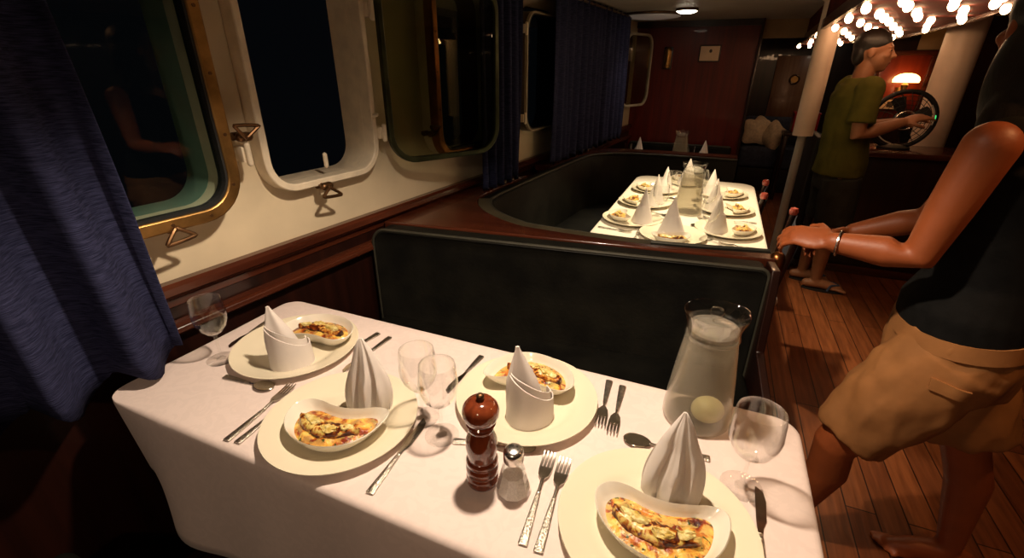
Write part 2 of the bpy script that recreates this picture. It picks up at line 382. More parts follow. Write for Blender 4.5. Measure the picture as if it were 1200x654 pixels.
def window(num, s, kind):
    root = bpy.data.objects.new('window_' + num, None); COL.objects.link(root); root.location = WA; root.rotation_euler = (0, 0, WRZ); struct(root)
    out = rrect(WW + .004, WH + .004, .092, 8, s, WZ); inn = rrect(WW - .012, WH - .012, .086, 8, s, WZ)
    rev = MB().ring(out, inn, -.002, .105).build('reveal', 'reveal_green' if num == '1' else ('cream_metal' if num == '2' else 'mahog_dark'), root)
    o2 = rrect(WW + .036, WH + .036, .110, 8, s, WZ)
    if kind != 'pane':
        MB().ring(o2, inn, -.055, .0).build('coaming', 'cream_metal', root, bevel=.004)
    # night-side sash outside the opening with a dark sill bar
    if kind == 'closed':
        of = rrect(WW + .060, WH + .060, .122, 8, s, WZ); i_f = rrect(WW - .012, WH - .012, .086, 8, s, WZ); ig = rrect(WW - .024, WH - .024, .081, 8, s, WZ)
        fr = MB().ring(of, i_f, -.10, -.055).build('frame', 'brass' if num == '1' else 'copper', root, bevel=.005)
        MB().ring(i_f, ig, -.096, -.060).build('seal', 'rubber', root)
        g = MB(); g.loft([[V((x, -.078, z)) for x, z in ig], [V((x, -.070, z)) for x, z in ig]]); g.build('pane', 'pane', root)
        sc = MB()
        for k in range(18):
            a = 2 * PI * k / 18; x = s + (WW / 2 + .012) * max(-1, min(1, 1.25 * math.cos(a))); z = WZ + (WH / 2 + .012) * max(-1, min(1, 1.25 * math.sin(a)))
            sc.tube([(x, -.098, z), (x, -.103, z)], .0045, 8)
        sc.build('screws', 'bronze', root)
    return root
WR = {}
for num, s, k in WIN: WR[num] = window(num, s, k)
dog(WR['1'], .283, 1.285, .075, 1, -1); dog(WR['1'], .03, 1.083, .08, 1)
dog(WR['2'], .545, 1.088, .075, -1, 1)
dog(WR['3'], 1.165, 1.20, .075, 1, -1)
# cream hinge blocks and clips
def hinge(parent, s, z, n=.03):
    b = MB(); b.box((s, -n, z), (.03, .05, .045), None, .004); b.tube([(s, -n - .03, z - .026), (s, -n - .03, z + .026)], .009, 10, True)
    b.build('hinge', 'cream_metal', parent)
hinge(WR['1'], .285, 1.235, .05); hinge(WR['2'], .868, 1.235, .045); hinge(WR['2'], .868, 1.66, .045)
b = MB(); b.tube([(.60, -.03, 1.145), (.60, -.03, 1.185)], .008, 8, True); b.build('stop_pin', 'cream_metal', WR['2'])
b = MB(); b.tube([(.838, -.055, 1.30), (.838, -.075, 1.305)], .007, 8, True); b.build('stop_pin', 'cream_metal', WR['2'])
# the sash of window 2 swung open on its right hinge, folded back along the hull
def sash(parent, s, ang, w, h, mname, flip=1, rim=.022, th=.028, n=.075, glass=True):
    piv = bpy.data.objects.new('sash', None)
    a = math.radians(ang)
    def T(x, y, z): return (s + x * math.cos(a) + y * math.sin(a), -(n + x * math.sin(a) - y * math.cos(a)), z)
    of = rrect(w, h, .12, 8, w / 2 + .01, WZ); i_f = rrect(w - 2 * rim, h - 2 * rim, .10, 8, w / 2 + .01, WZ)
    b = MB().ring(of, i_f, -th / 2, th / 2)
    for v in b.bm.verts: v.co = T(*v.co)
    f = b.build('sash', mname, parent, bevel=.004)
    g = MB(); g.loft([[V(T(x, -.003, z)) for x, z in i_f], [V(T(x, .003, z)) for x, z in i_f]])
    g.build('sash_pane', 'pane_dim', f)
sash(WR['2'], .875, 21, .565, .70, 'green_brass')
def frame_only(num, s):
    of = rrect(.53, .68, .11, 8, s, WZ - .015); i_f = rrect(.505, .655, .10, 8, s, WZ - .015); ig = rrect(.49, .64, .095, 8, s, WZ - .015)
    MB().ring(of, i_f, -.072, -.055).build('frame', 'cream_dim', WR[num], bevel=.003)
    MB().ring(i_f, ig, -.070, -.02).build('seal', 'rubber', WR[num])
    g = MB(); g.loft([[V((x, -.062, z)) for x, z in ig], [V((x, -.056, z)) for x, z in ig]]); g.build('pane', 'pane', WR[num])
    MB().ring(of, ig, -.055, 0).build('coaming', 'mahog_dark', WR[num])
    for z in (1.19, 1.68): hinge(WR[num], s - .285, z, .045)
frame_only('4', 2.395)
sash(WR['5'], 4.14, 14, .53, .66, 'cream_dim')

# mahogany ledge, lower moulding and wainscot along the hull
def hull_strip(name, s0, s1, prof, m):
    b = MB(); b.loft([[V((s, -n, z)) for n, z in prof] for s in (s0, s1)])
    return struct(b.build(name, m, None, WA, WRZ, bevel=.003))
hull_strip('trim_1', S0, S1, [(0, .915), (.030, .915), (.042, .905), (.044, .885), (.034, .872), (.022, .866), (.018, .84), (0, .84)], 'mahog')
hull_strip('trim_2', S0, S1, [(0, .80), (.028, .80), (.05, .79), (.054, .775), (.04, .762), (.020, .755), (0, .75)], 'mahog')
hull_strip('wainscot_left', S0, S1, [(0, .845), (.014, .845), (.014, 0), (0, 0)], 'mahog_dark')

# ------------------------------------------------------------------ room shell
struct(MB().bb(-2.2, 4.2, -2.6, 9.2, -.06, 0).build('floor', 'floor'))
b = MB(); b.bb(-2.2, 4.2, -2.6, 9.2, CEIL, CEIL + .06); struct(b.build('ceiling', 'ceiling'))
struct(MB().bb(-1.25, .215, 5.5, 5.58, 0, CEIL).build('wall_back', 'mahog_z'))
b = MB(); b.bb(-1.2, .225, 5.47, 5.5, CEIL - .055, CEIL); struct(b.build('trim_3', 'mahog_dark'))
struct(MB().bb(.215, .24, 5.46, 5.60, 0, CEIL, .004).build('trim_4', 'mahog_dark'))
struct(MB().bb(-2.2, 4.2, 8.6, 8.7, 0, CEIL).build('wall_far', 'mahog_dark'))
struct(MB().bb(3.0, 3.1, -2.6, 8.6, 0, CEIL).build('wall_right', 'mahog_dark'))
struct(MB().bb(-2.2, 4.2, -2.6, -2.5, 0, CEIL).build('wall_front', 'mahog_dark'))

# ------------------------------------------------------------------ curtains
def curtain(name, label, s0, s1, n0, zb, zt, folds, amp, seed, cat='curtain', lean=0, hem=.0, sb0=None, sb1=None):
    rnd = random.Random(seed); cols = folds * 14; rows = 24
    root_pts = []
    ph = [rnd.uniform(-.5, .5) for _ in range(folds + 2)]; am = [rnd.uniform(.65, 1.25) for _ in range(folds + 2)]
    bm = bmesh.new(); grid = []
    for r in range(rows + 1):
        t = r / rows; row = []
        for c in range(cols + 1):
            u = c / cols; f = u * folds; k = int(f)
            A = amp * (am[k] * (1 - f + k) + am[k + 1] * (f - k)) * (.55 + .45 * (1 - t))
            w = math.sin(2 * PI * f + ph[k] * .6 + .5 * math.sin(3 * t + k))
            w = math.copysign(abs(w) ** .8, w)
            a0 = s0 if sb0 is None else sb0 + (s0 - sb0) * t; a1 = s1 if sb1 is None else sb1 + (s1 - sb1) * t
            s = a0 + (a1 - a0) * u + .25 * A * math.cos(2 * PI * f + 1)
            n = n0 + A * w + lean * (1 - t)
            z = zb + (zt - zb) * t + (1 - t) ** 4 * (hem * math.sin(2 * PI * f + 1.2) + .008 * math.sin(5 * f))
            row.append(bm.verts.new((s, -n, z)))
        grid.append(row)
    for r in range(rows):
        for c in range(cols): bm.faces.new((grid[r][c], grid[r][c + 1], grid[r + 1][c + 1], grid[r + 1][c]))
    bmesh.ops.recalc_face_normals(bm, faces=bm.faces[:])
    me = bpy.data.meshes.new(name); bm.to_mesh(me); bm.free()
    for p in me.polygons: p.use_smooth = True
    o = add(name, me, 'curtain', None, WA, WRZ); tag(o, label, cat, 'navy curtains along the windows')
    sm = o.modifiers.new('thickness', 'SOLIDIFY'); sm.thickness = .004
    return o
curtain('curtain', 'large navy curtain in deep folds at the left edge, beside the nearest brass window', -1.0, -.13, .17, .775, CEIL - .01, 6, .052, 3, hem=.02, sb1=-.07)
curtain('curtain', 'narrow dark navy curtain hanging just behind the opened window pane', 1.50, 1.93, .13, .874, CEIL - .01, 5, .03, 5, hem=.01)
curtain('curtain', 'wide navy curtain in many narrow folds above the far booth seat', 2.36, 4.02, .14, .876, CEIL - .01, 13, .028, 8, hem=.012)
b = MB(); b.tube([WP(-1.2, CEIL - .025, .15), WP(4.2, CEIL - .025, .15)], .008, 8); struct(b.build('trim_5', 'bronze'))

# ------------------------------------------------------------------ near table
TX0, TX1, TY0, TY1, TZ = -1.245, .272, .437, 1.0, .75
def table(name, label, x0, x1, y0, y1, z, pedestals):
    t = thing(name, label, 'table', ((x0 + x1) / 2, (y0 + y1) / 2, 0))
    w, d = x1 - x0, y1 - y0
    MB().bb(-w / 2 + .006, w / 2 - .006, -d / 2 + .006, d / 2 - .006, z - .035, z - .004, .012).build('tabletop', 'mahog', t)
    for px, py in pedestals:
        MB().lathe([(.17, 0), (.17, .015), (.05, .03), (.04, .06), (.035, z - .1), (.06, z - .04), (.09, z - .034)], 24, (px, py, 0)).build('pedestal', 'bronze', t)
    return t
table('dining_table', 'near dining table hidden under the pale pink cloth', TX0, TX1, TY0, TY1, TZ, [(-.5, 0), (.5, 0)])

def tablecloth(name, label, x0, x1, y0, y1, z, drop, m, rc=.05, seed=1, droopcorner=None, amp=.016, group=None):
    rnd = random.Random(seed); cx, cy = (x0 + x1) / 2, (y0 + y1) / 2
    per = []   # perimeter points with outward normals
    segs = 40
    def line(a, b, nrm, n):
        for i in range(n): t = i / n; per.append((a[0] + (b[0] - a[0]) * t, a[1] + (b[1] - a[1]) * t, *nrm))
    def arc(c, a0):
        for i in range(8): a = a0 + PI / 2 * i / 8; per.append((c[0] + rc * math.cos(a), c[1] + rc * math.sin(a), math.cos(a), math.sin(a)))
    nx, ny = int((x1 - x0) / .02), int((y1 - y0) / .02)
    line((x1, y0 + rc), (x1, y1 - rc), (1, 0), ny); arc((x1 - rc, y1 - rc), 0)
    line((x1 - rc, y1), (x0 + rc, y1), (0, 1), nx); arc((x0 + rc, y1 - rc), PI / 2)
    line((x0, y1 - rc), (x0, y0 + rc), (-1, 0), ny); arc((x0 + rc, y0 + rc), PI)
    line((x0 + rc, y0), (x1 - rc, y0), (0, -1), nx); arc((x1 - rc, y0 + rc), 3 * PI / 2)
    bm = bmesh.new(); rings = []
    N = len(per); L = []; acc = 0
    for i in range(N):
        L.append(acc); a, b2 = per[i], per[(i + 1) % N]; acc += math.hypot(a[0] - b2[0], a[1] - b2[1])
    fr = [rnd.uniform(0, 6) for _ in range(4)]
    prof = [(-.03, 0), (-.010, 0), (-.004, -.001), (.0015, -.004), (.005, -.010)] + [(.007, -.010 - (drop - .01) * (k / 14)) for k in range(1, 15)]
    for o, dz in prof:
        row = []
        for i, (x, y, a, c) in enumerate(per):
            q = max(0, (-dz - .012) / drop); u = L[i]
            wob = amp * q * (math.sin(u * 9 + fr[0]) + .6 * math.sin(u * 21 + fr[1]) + .4 * math.sin(u * 4.1 + fr[2]))
            corner = 1 if abs(a) > .05 and abs(c) > .05 else 0
            oo = o + wob + q * .02 + corner * q * .06
            ddz = dz
            if droopcorner:
                k_ = min(1, max(0, (x - x0) / .085)); ddz = dz if dz > -.011 else -.010 + (dz + .010) * (.38 + .62 * k_ * k_ * (3 - 2 * k_))
                dc = math.exp(-((x - droopcorner[0]) ** 2 + (y - droopcorner[1]) ** 2) / .035) if y > y0 + .03 or x < x0 + .03 else math.exp(-((x - droopcorner[0]) ** 2) / .01)
                oo = oo * (1 - dc) + (.006 - .03 * q) * dc
            row.append(bm.verts.new((x + a * oo - cx, y + c * oo - cy, z + ddz * (1 + .03 * math.sin(u * 2.3 + fr[3])))))
        rings.append(row)
    for a, b2 in zip(rings, rings[1:]):
        for i in range(N): j = (i + 1) % N; bm.faces.new((a[i], a[j], b2[j], b2[i]))
    f = bm.faces.new(list(reversed(rings[0])))
    bmesh.ops.recalc_face_normals(bm, faces=bm.faces[:])
    me = bpy.data.meshes.new(name); bm.to_mesh(me); bm.free()
    for p in me.polygons: p.use_smooth = len(p.vertices) < 6
    o = add(name, me, m, None, (cx, cy, 0)); tag(o, label, 'tablecloth', group)
    sm = o.modifiers.new('thickness', 'SOLIDIFY'); sm.thickness = .0015; sm.offset = -1
    return o
tablecloth('tablecloth', 'pale pink white tablecloth hanging over the front edge of the near table', TX0, TX1, TY0, TY1, TZ, .33, 'cloth', .05, 4, (TX0, TY0))

# ------------------------------------------------------------------ table things (local origin on the table surface)
def make_plate(label, loc, rz=0):
    t = MB()
    prof = [(.0, .004), (.095, .004), (.108, .0055), (.114, .009), (.135, .015), (.158, .0205), (.1635, .0225), (.165, .0225), (.1655, .021), (.160, .017), (.13, .008), (.112, .001), (.10, 0), (.0, 0)]
    t.lathe([(max(r, .0006), z) for r, z in prof], 72, cap0=True, cap1=True)
    o = t.build('dinner_plate', 'china', None, loc, rz, 60); tag(o, label, 'plate'); return o

KID = [(-.105, -.022), (-.099, -.002), (-.082, .012), (-.055, .014), (-.022, .008), (.014, .008), (.048, .018), (.078, .031), (.100, .033), (.112, .020), (.113, -.012), (.103, -.050), (.080, -.082), (.046, -.102), (.008, -.108), (-.035, -.101), (-.070, -.083), (-.095, -.054)]
KC = V((.003, -.045))
KO = smooth_closed(KID, 4)
def kring(k, z, pinch=0): return [V(((p.x - KC.x) * k, (p.y - KC.y) * k, z)) for p in KO]
def make_dish(label, loc, rz=0):
    b = MB()
    spec = [(.02, .006), (.60, .006), (.74, .010), (.88, .024), (.965, .036), (.985, .0375), (1.0, .036), (.985, .033), (.86, .016), (.72, .003), (.62, 0), (.02, 0)]
    b.loft([kring(k, z) for k, z in spec])
    o = b.build('kidney_dish', 'china2', None, loc, rz, 60); tag(o, label, 'dish'); return o
FOODM = [food_mat('baked_aubergine_cheese', 3.1, .55), food_mat('baked_tomato_cheese', 9.4, .35)]
def make_food(label, loc, rz, seed, m):
    rnd = random.Random(seed); b = MB(); rings = []
    R = 26
    for k in range(R + 1):
        f = .80 * (1 - k / R) + .012
        ring = []
        for i, p in enumerate(KO):
            x, y = (p.x - KC.x) * f, (p.y - KC.y) * f
            e = min(1, k / 6)
            # a raised slice lying along the middle of the dish
            q = 1 - min(1, abs((y + .006 - 3.2 * x * x) / .034)); mid = max(0, q) ** .5 * max(0, 1 - (abs(x) / .085) ** 4)
            nz = noise.noise(V((x * 42 + seed * 3, y * 42, seed))) * .007 + noise.noise(V((x * 110, y * 110 + seed, 2))) * .004
            z = .0155 + e * (.006 * mid + .003 + nz * .6)
            ring.append(V((x, y, max(.014, z))))
        rings.append(ring)
    b.loft(rings, False, True)
    o = b.build('vegetable_gratin', m, None, loc, rz, 60)
    # long aubergine slice with its dark skin edge, cheese melted over it
    sl = MB(); rings = []; n = 44; m_ = 26
    for i in range(m_ + 1):
        t = i / m_; x = -.072 + .142 * t; yc = -.006 + 3.0 * x * x; w = .022 * math.sin(PI * min(1, max(.03, t * .94 + .03))) ** .5 * (1.1 - .3 * t)
        ring = []
        for k in range(n):
            a = 2 * PI * k / n
            q = noise.noise(V((x * 70 + seed, math.cos(a) * 1.6, math.sin(a) * 1.6 + seed))) * .25 + noise.noise(V((x * 190, math.cos(a) * 4 + seed, math.sin(a) * 4))) * .14
            ring.append(V((x + .003 * q, yc + w * math.cos(a) * (1 + q * .5), .0235 + .0125 * (1 + q) * math.sin(a))))
        rings.append(ring)
    sl.loft(rings); sl.build('aubergine_slice', M['slice' + str(seed % 2)], o, ang=60)
    for x0, x1, dy in ((-.060, -.012, .004), (-.004, .030, -.004), (.034, .060, .003)):
        c = MB(); rings = []
        for i in range(15):
            t = i / 14; x = x0 + (x1 - x0) * t; yc = -.006 + 3.0 * x * x + dy; w = .0095 * math.sin(PI * (t * .92 + .04)) ** .6
            rings.append([V((x + .004 * noise.noise(V((a * 2, x0 * 50, seed))), yc + w * math.cos(a) * (1 + .6 * noise.noise(V((x * 90, a * 1.5 + seed, 4)))), .0345 + .0045 * math.sin(a) + .004 * noise.noise(V((x * 130, math.cos(a) * 3, seed))))) for a in [2 * PI * k / 28 for k in range(28)]])
        c.loft(rings); c.build('melted_cheese', 'cheese', o, ang=60)
    tag(o, label, 'food'); return o
M['orange_veg'] = mat('roast_carrot', (.70, .22, .05), .35, var=.3, vscale=60)
M['dark_veg'] = mat('roast_aubergine', (.06, .012, .02), .3, var=.5, vscale=60)
M['cheese'] = mat('melted_cheese', (.58, .40, .075), .38, vscale=75, col2=(.86, .74, .34), bump=1, bscale=160, detail=6)
def slice_mat(name, top):
    m, nt, b = new_mat(name); L = nt.links; setp(b, rough=.3)
    tc = nt.nodes.new('ShaderNodeTexCoord'); sx = nt.nodes.new('ShaderNodeSeparateXYZ'); L.new(tc.outputs['Object'], sx.inputs[0])
    n = nt.nodes.new('ShaderNodeTexNoise'); n.inputs['Scale'].default_value = 55; n.inputs['Detail'].default_value = 5; L.new(tc.outputs['Object'], n.inputs[0])
    ad = nt.nodes.new('ShaderNodeMath'); ad.operation = 'MULTIPLY_ADD'; ad.inputs[1].default_value = .040; L.new(n.outputs['Fac'], ad.inputs[0]); L.new(sx.outputs['Z'], ad.inputs[2])
    mr = nt.nodes.new('ShaderNodeMapRange'); mr.inputs['From Min'].default_value = .033; mr.inputs['From Max'].default_value = .062; L.new(ad.outputs[0], mr.inputs[0])
    r = nt.nodes.new('ShaderNodeValToRGB'); cr = r.color_ramp
    els = [(.0, (.05, .010, .012)), (.34, (.05, .014, .014)), (.46, (.30, .09, .02)), (.58, top), (.82, (.82, .66, .24))]
    while len(cr.elements) < len(els): cr.elements.new(.5)
    for e, (p, c) in zip(cr.elements, els): e.position = p; e.color = (*c, 1)
    n2 = nt.nodes.new('ShaderNodeTexNoise'); n2.inputs['Scale'].default_value = 48; n2.inputs['Detail'].default_value = 4; n2.inputs['Distortion'].default_value = 1.2; L.new(tc.outputs['Object'], n2.inputs[0])
    r2 = nt.nodes.new('ShaderNodeValToRGB'); c2 = r2.color_ramp; els2 = [(.40, (.10, .022, .014)), (.46, (.55, .20, .05)), (.53, (1, .92, .8)), (.64, (1, 1, 1))]
    while len(c2.elements) < len(els2): c2.elements.new(.5)
    for e, (p, c) in zip(c2.elements, els2): e.position = p; e.color = (*c, 1)
    L.new(n2.outputs['Fac'], r2.inputs[0])
    mx = nt.nodes.new('ShaderNodeMix'); mx.data_type = 'RGBA'; mx.blend_type = 'MULTIPLY'; mx.inputs[0].default_value = 1
    L.new(mr.outputs[0], r.inputs[0]); L.new(r.outputs[0], mx.inputs[6]); L.new(r2.outputs[0], mx.inputs[7]); L.new(mx.outputs[2], b.inputs['Base Color'])
    bp = nt.nodes.new('ShaderNodeBump'); bp.inputs['Strength'].default_value = .7; bp.inputs['Distance'].default_value = .003; L.new(n.outputs['Fac'], bp.inputs['Height']); L.new(bp.outputs[0], b.inputs['Normal'])
    return m
M['slice0'] = slice_mat('aubergine_slice_olive', (.55, .44, .11)); M['slice1'] = slice_mat('aubergine_slice_orange', (.66, .36, .07))

def leaf_rings(H, wb, db, pw, pleats=True, n=56, rows=22, seed=0, lin=False):
    rings = []
    for r in range(rows + 1):
        t = r / rows; z = H * t
        if lin: k = (1 - t) ** .92 * 1.0 + .035
        else: k = (1 - t ** 1.9) ** .85 * (1 + .10 * math.sin(PI * min(1, t * 1.3))) + .03
        if r == rows: k = .045
        w, d = wb * k, db * k; ring = []
        for i in range(n):
            a = 2 * PI * i / n; front = max(0, -math.sin(a)); x = w * math.cos(a); y = d * math.sin(a)
            if pleats:
                f = math.cos(a)    # -1..1 across the front
                fold = .30 * (abs(math.sin(f * 3.4 + .35)) - .45) - .45 * math.exp(-((f - .28) / .10) ** 2) - .28 * math.exp(-((f + .35) / .08) ** 2)
                y -= d * front ** .5 * fold * (1 - .5 * t)
            ring.append(V((x + .006 * math.sin(2.2 * t) + pw * t * t, y, z)))
        rings.append(ring)
    return rings
def band(rad_o, hl, hr, a0, a1, dz=0, th=.0028, n=48, rows=8):
    w = MB(); rr = []
    for r in range(rows + 1):
        t_ = r / rows; ro_ = []; ri_ = []
        for i in range(n + 1):
            u = i / n; a = math.radians(a0 + (a1 - a0) * u)
            h = hr + (hl - hr) * (.5 - .5 * math.cos(PI * min(1, max(0, (u - .08) / .74))))
            if u > .84: h *= 1 - 1.6 * (u - .84)
            rad = rad_o * (1 - .12 * t_ * h / .12) * (1 + .025 * math.sin(3 * a + rad_o * 900))
            P = lambda q: V((q * math.cos(a), q * .93 * math.sin(a) - .003, h * t_ + .004 * t_ * math.sin(6 * u + rad_o * 500)))
            ro_.append(P(rad)); ri_.append(P(rad - th))
        rr.append(ro_ + list(reversed(ri_)))
    return w.loft(rr)
def make_napkin(label, loc, rz=0, H=.185, side='band'):
    """mitre fold: pleated pointed leaf on one side, smooth wrapped band with a short peak on the other"""
    t = thing('napkin', label, 'napkin', loc, rz)
    if side == 'band':
        n = 40; rings = []
        for r in range(23):
            q = r / 22; k = (1 - q ** 2.0) ** .9 * (1 if q < .55 else 1 - .30 * (q - .55) / .45) + .06
            if r == 22: k = .10
            rings.append([V((.002 + .026 * q ** .8 + .042 * k * math.cos(a), -.006 + .026 * k * math.sin(a) * (1 + .25 * math.sin(3 * a + 1)), H * q)) for a in [2 * PI * i / n for i in range(n)]])
        MB().loft(rings).build('peak', 'napkin', t, ang=60)
        band(.0545, .118, .055, 205, -28).build('fold', 'napkin', t, ang=50)
        band(.0495, .128, .070, 200, -30).build('fold', 'napkin', t, ang=50)
    else:
        n = 72; rings = []
        for r in range(25):
            q = r / 24; k = (1 - q ** 1.8) ** .92 * (1 + .10 * math.sin(PI * min(1, q * 1.6))) + .03
            if r == 24: k = .05
            ring = []
            for i in range(n):
                a = 2 * PI * i / n; f = math.cos(a); fr = max(0, -math.sin(a)) ** .6
                g = -.80 * math.exp(-((f - .30 - .10 * q) / .12) ** 2) + .42 * math.exp(-((f + .03 - .2 * q) / .15) ** 2) - .62 * math.exp(-((f + .42) / .09) ** 2) + .36 * math.exp(-((f - .62) / .12) ** 2)
                ring.append(V((.047 * k * f + .004 * math.sin(3 * q) * (1 + f), .032 * k * math.sin(a) * (1 + fr * g * (.35 + .65 * math.sin(PI * min(1, .1 + .9 * q))) * (1 - .25 * q)), H * q)))
            rings.append(ring)
        for ring in rings:
            for p in ring:
                g_ = noise.noise(V((p.x * 38 + loc[0] * 50, p.y * 38, p.z * 14))) * .0042; p.x += g_; p.y -= abs(g_) * .9
        MB().loft(rings).build('peak', 'napkin', t, ang=70)
        # the two outer petals hugging the leaf
        for sx in (-1, 1):
            w = MB(); rr = []
            for r in range(13):
                q = r / 12; k = (1 - (q * .80) ** 1.8) ** .92 * (1 + .10 * math.sin(PI * min(1, q * 1.28)))
                a0, a1 = math.radians(-22 + 40 * q), math.radians(100)
                o_ = [V((sx * .0505 * k * math.cos(a), .037 * k * math.sin(a), .80 * H * q * (1 - .05 * j / 12))) for j, a in enumerate([a0 + (a1 - a0) * j / 12 for j in range(13)])]
                i_ = [V((p.x * .95, p.y * .93, p.z)) for p in o_]
                rr.append(o_ + list(reversed(i_)))
            w.loft(rr).build('fold', 'napkin', t, ang=50)
    return t
def make_tent_napkin(label, loc, rz=0, H=.17):
    t = thing('napkin', label, 'napkin', loc, rz)
    b = MB(); b.loft(leaf_rings(H, .056, .046, .0, True, lin=True)); b.build('peak', 'napkin', t, (0, 0, 0), 0, 60)
    w = MB(); w.loft([[V((.066 * (1 - .55 * q) * math.cos(a), .055 * (1 - .5 * q) * math.sin(a) + .004, .085 * q)) for a in [PI * (-.1 + 1.2 * i / 30) for i in range(31)]] + [V((.062 * (1 - .55 * q) * math.cos(a), .051 * (1 - .5 * q) * math.sin(a) + .004, .085 * q)) for a in [PI * (1.1 - 1.2 * i / 30) for i in range(31)]] for q in (0, .25, .5, .75, 1)])
    w.build('fold', 'napkin', t, (0, 0, 0), 0, 50)
    return t

def make_glass(label, loc, rb=.041, rr=.036, hb=.105, stem=.078, foot=.036):
    t = thing('wine_glass', label, 'glass', loc)
    th = .0012; zo = stem
    o = [(.004, zo), (rb * .45, zo + .006), (rb * .78, zo + .022), (rb * .96, zo + .042), (rb, zo + .058), (rb * .97, zo + .075), ((rb + rr) / 2, zo + .092), (rr, zo + hb)]
    inn = [(max(.001, r - th), z + (th if i == 0 else 0)) for i, (r, z) in enumerate(o)]
    MB().lathe(o + [(rr - th, zo + hb + .0004)] + list(reversed(inn[:-1])), 40, cap0=True, cap1=True).build('bowl', 'glass', t, ang=70)
    MB().lathe([(.012, .004), (.006, .008), (.0042, .018), (.0038, stem * .6), (.0045, stem - .008), (.010, stem + .001)], 20).build('stem', 'glass', t, ang=70)
    MB().lathe([(foot, 0), (foot + .0006, .0012), (foot * .8, .0028), (.013, .0048), (.004, .006)], 40).build('foot', 'glass', t, ang=70)
    return t
def make_tumbler(label, loc):
    t = MB(); o = [(.028, 0), (.031, .05), (.035, .105)]
    t.lathe(o + [(.0335, .105), (.0295, .05), (.0265, .006), (.0005, .006)], 32)
    x = t.build('water_tumbler', 'glass', None, loc, 0, 70); tag(x, label, 'glass'); return x

def make_jug(label, loc, rz=0, lemon=True):
    t = thing('water_jug', label, 'jug', loc, rz)
    th = .003
    prof = [(.066, 0), (.072, .006), (.0725, .02), (.069, .06), (.063, .12), (.056, .18), (.0525, .208), (.052, .215)]
    inn = [(r - th, z + (.006 if i == 0 else 0)) for i, (r, z) in enumerate(prof)]
    MB().lathe(prof + [(.0495, .216)] + list(reversed(inn[:-1])), 56).build('body', 'frost', t, ang=70)
    n = 56; rings = []
    for r, z, sp in [(.0535, .211, 0), (.055, .216, 0), (.0535, .221, 0), (.0525, .232, .05), (.056, .246, .4), (.062, .262, 1), (.0635, .268, 1.15), (.061, .2685, 1.15), (.0555, .258, .8), (.0505, .24, .2), (.0495, .221, 0)]:
        rings.append([V(((r + .0065 * sp * math.exp(-((a if a < PI else a - 2 * PI) / .35) ** 2)) * math.cos(a), (r + .0 * sp) * math.sin(a), z)) for a in [2 * PI * i / n for i in range(n)]])
    MB().loft(rings, False, False).build('neck', 'glass', t, ang=70)
    lid = MB().lathe([(.0008, .226), (.046, .226), (.049, .230), (.049, .236), (.044, .238), (.03, .246), (.0008, .249)], 40).build('lid', 'frost', t, ang=60)
    MB().lathe([(.007, .247), (.006, .256), (.012, .262), (.0145, .270), (.011, .277), (.0006, .280)], 24).build('lid_knob', 'glass', lid, ang=70)
    MB().lathe([(.062, .007), (.0685, .02), (.0655, .06), (.0595, .12), (.053, .175), (.0525, .178), (.0008, .178)], 40).build('water', 'water', t, ang=60)
    if lemon:
        l = MB().ell((.010, -.022, .036), (.036, .032, .028)); l.build('lemon', 'lemon', t)
    return t

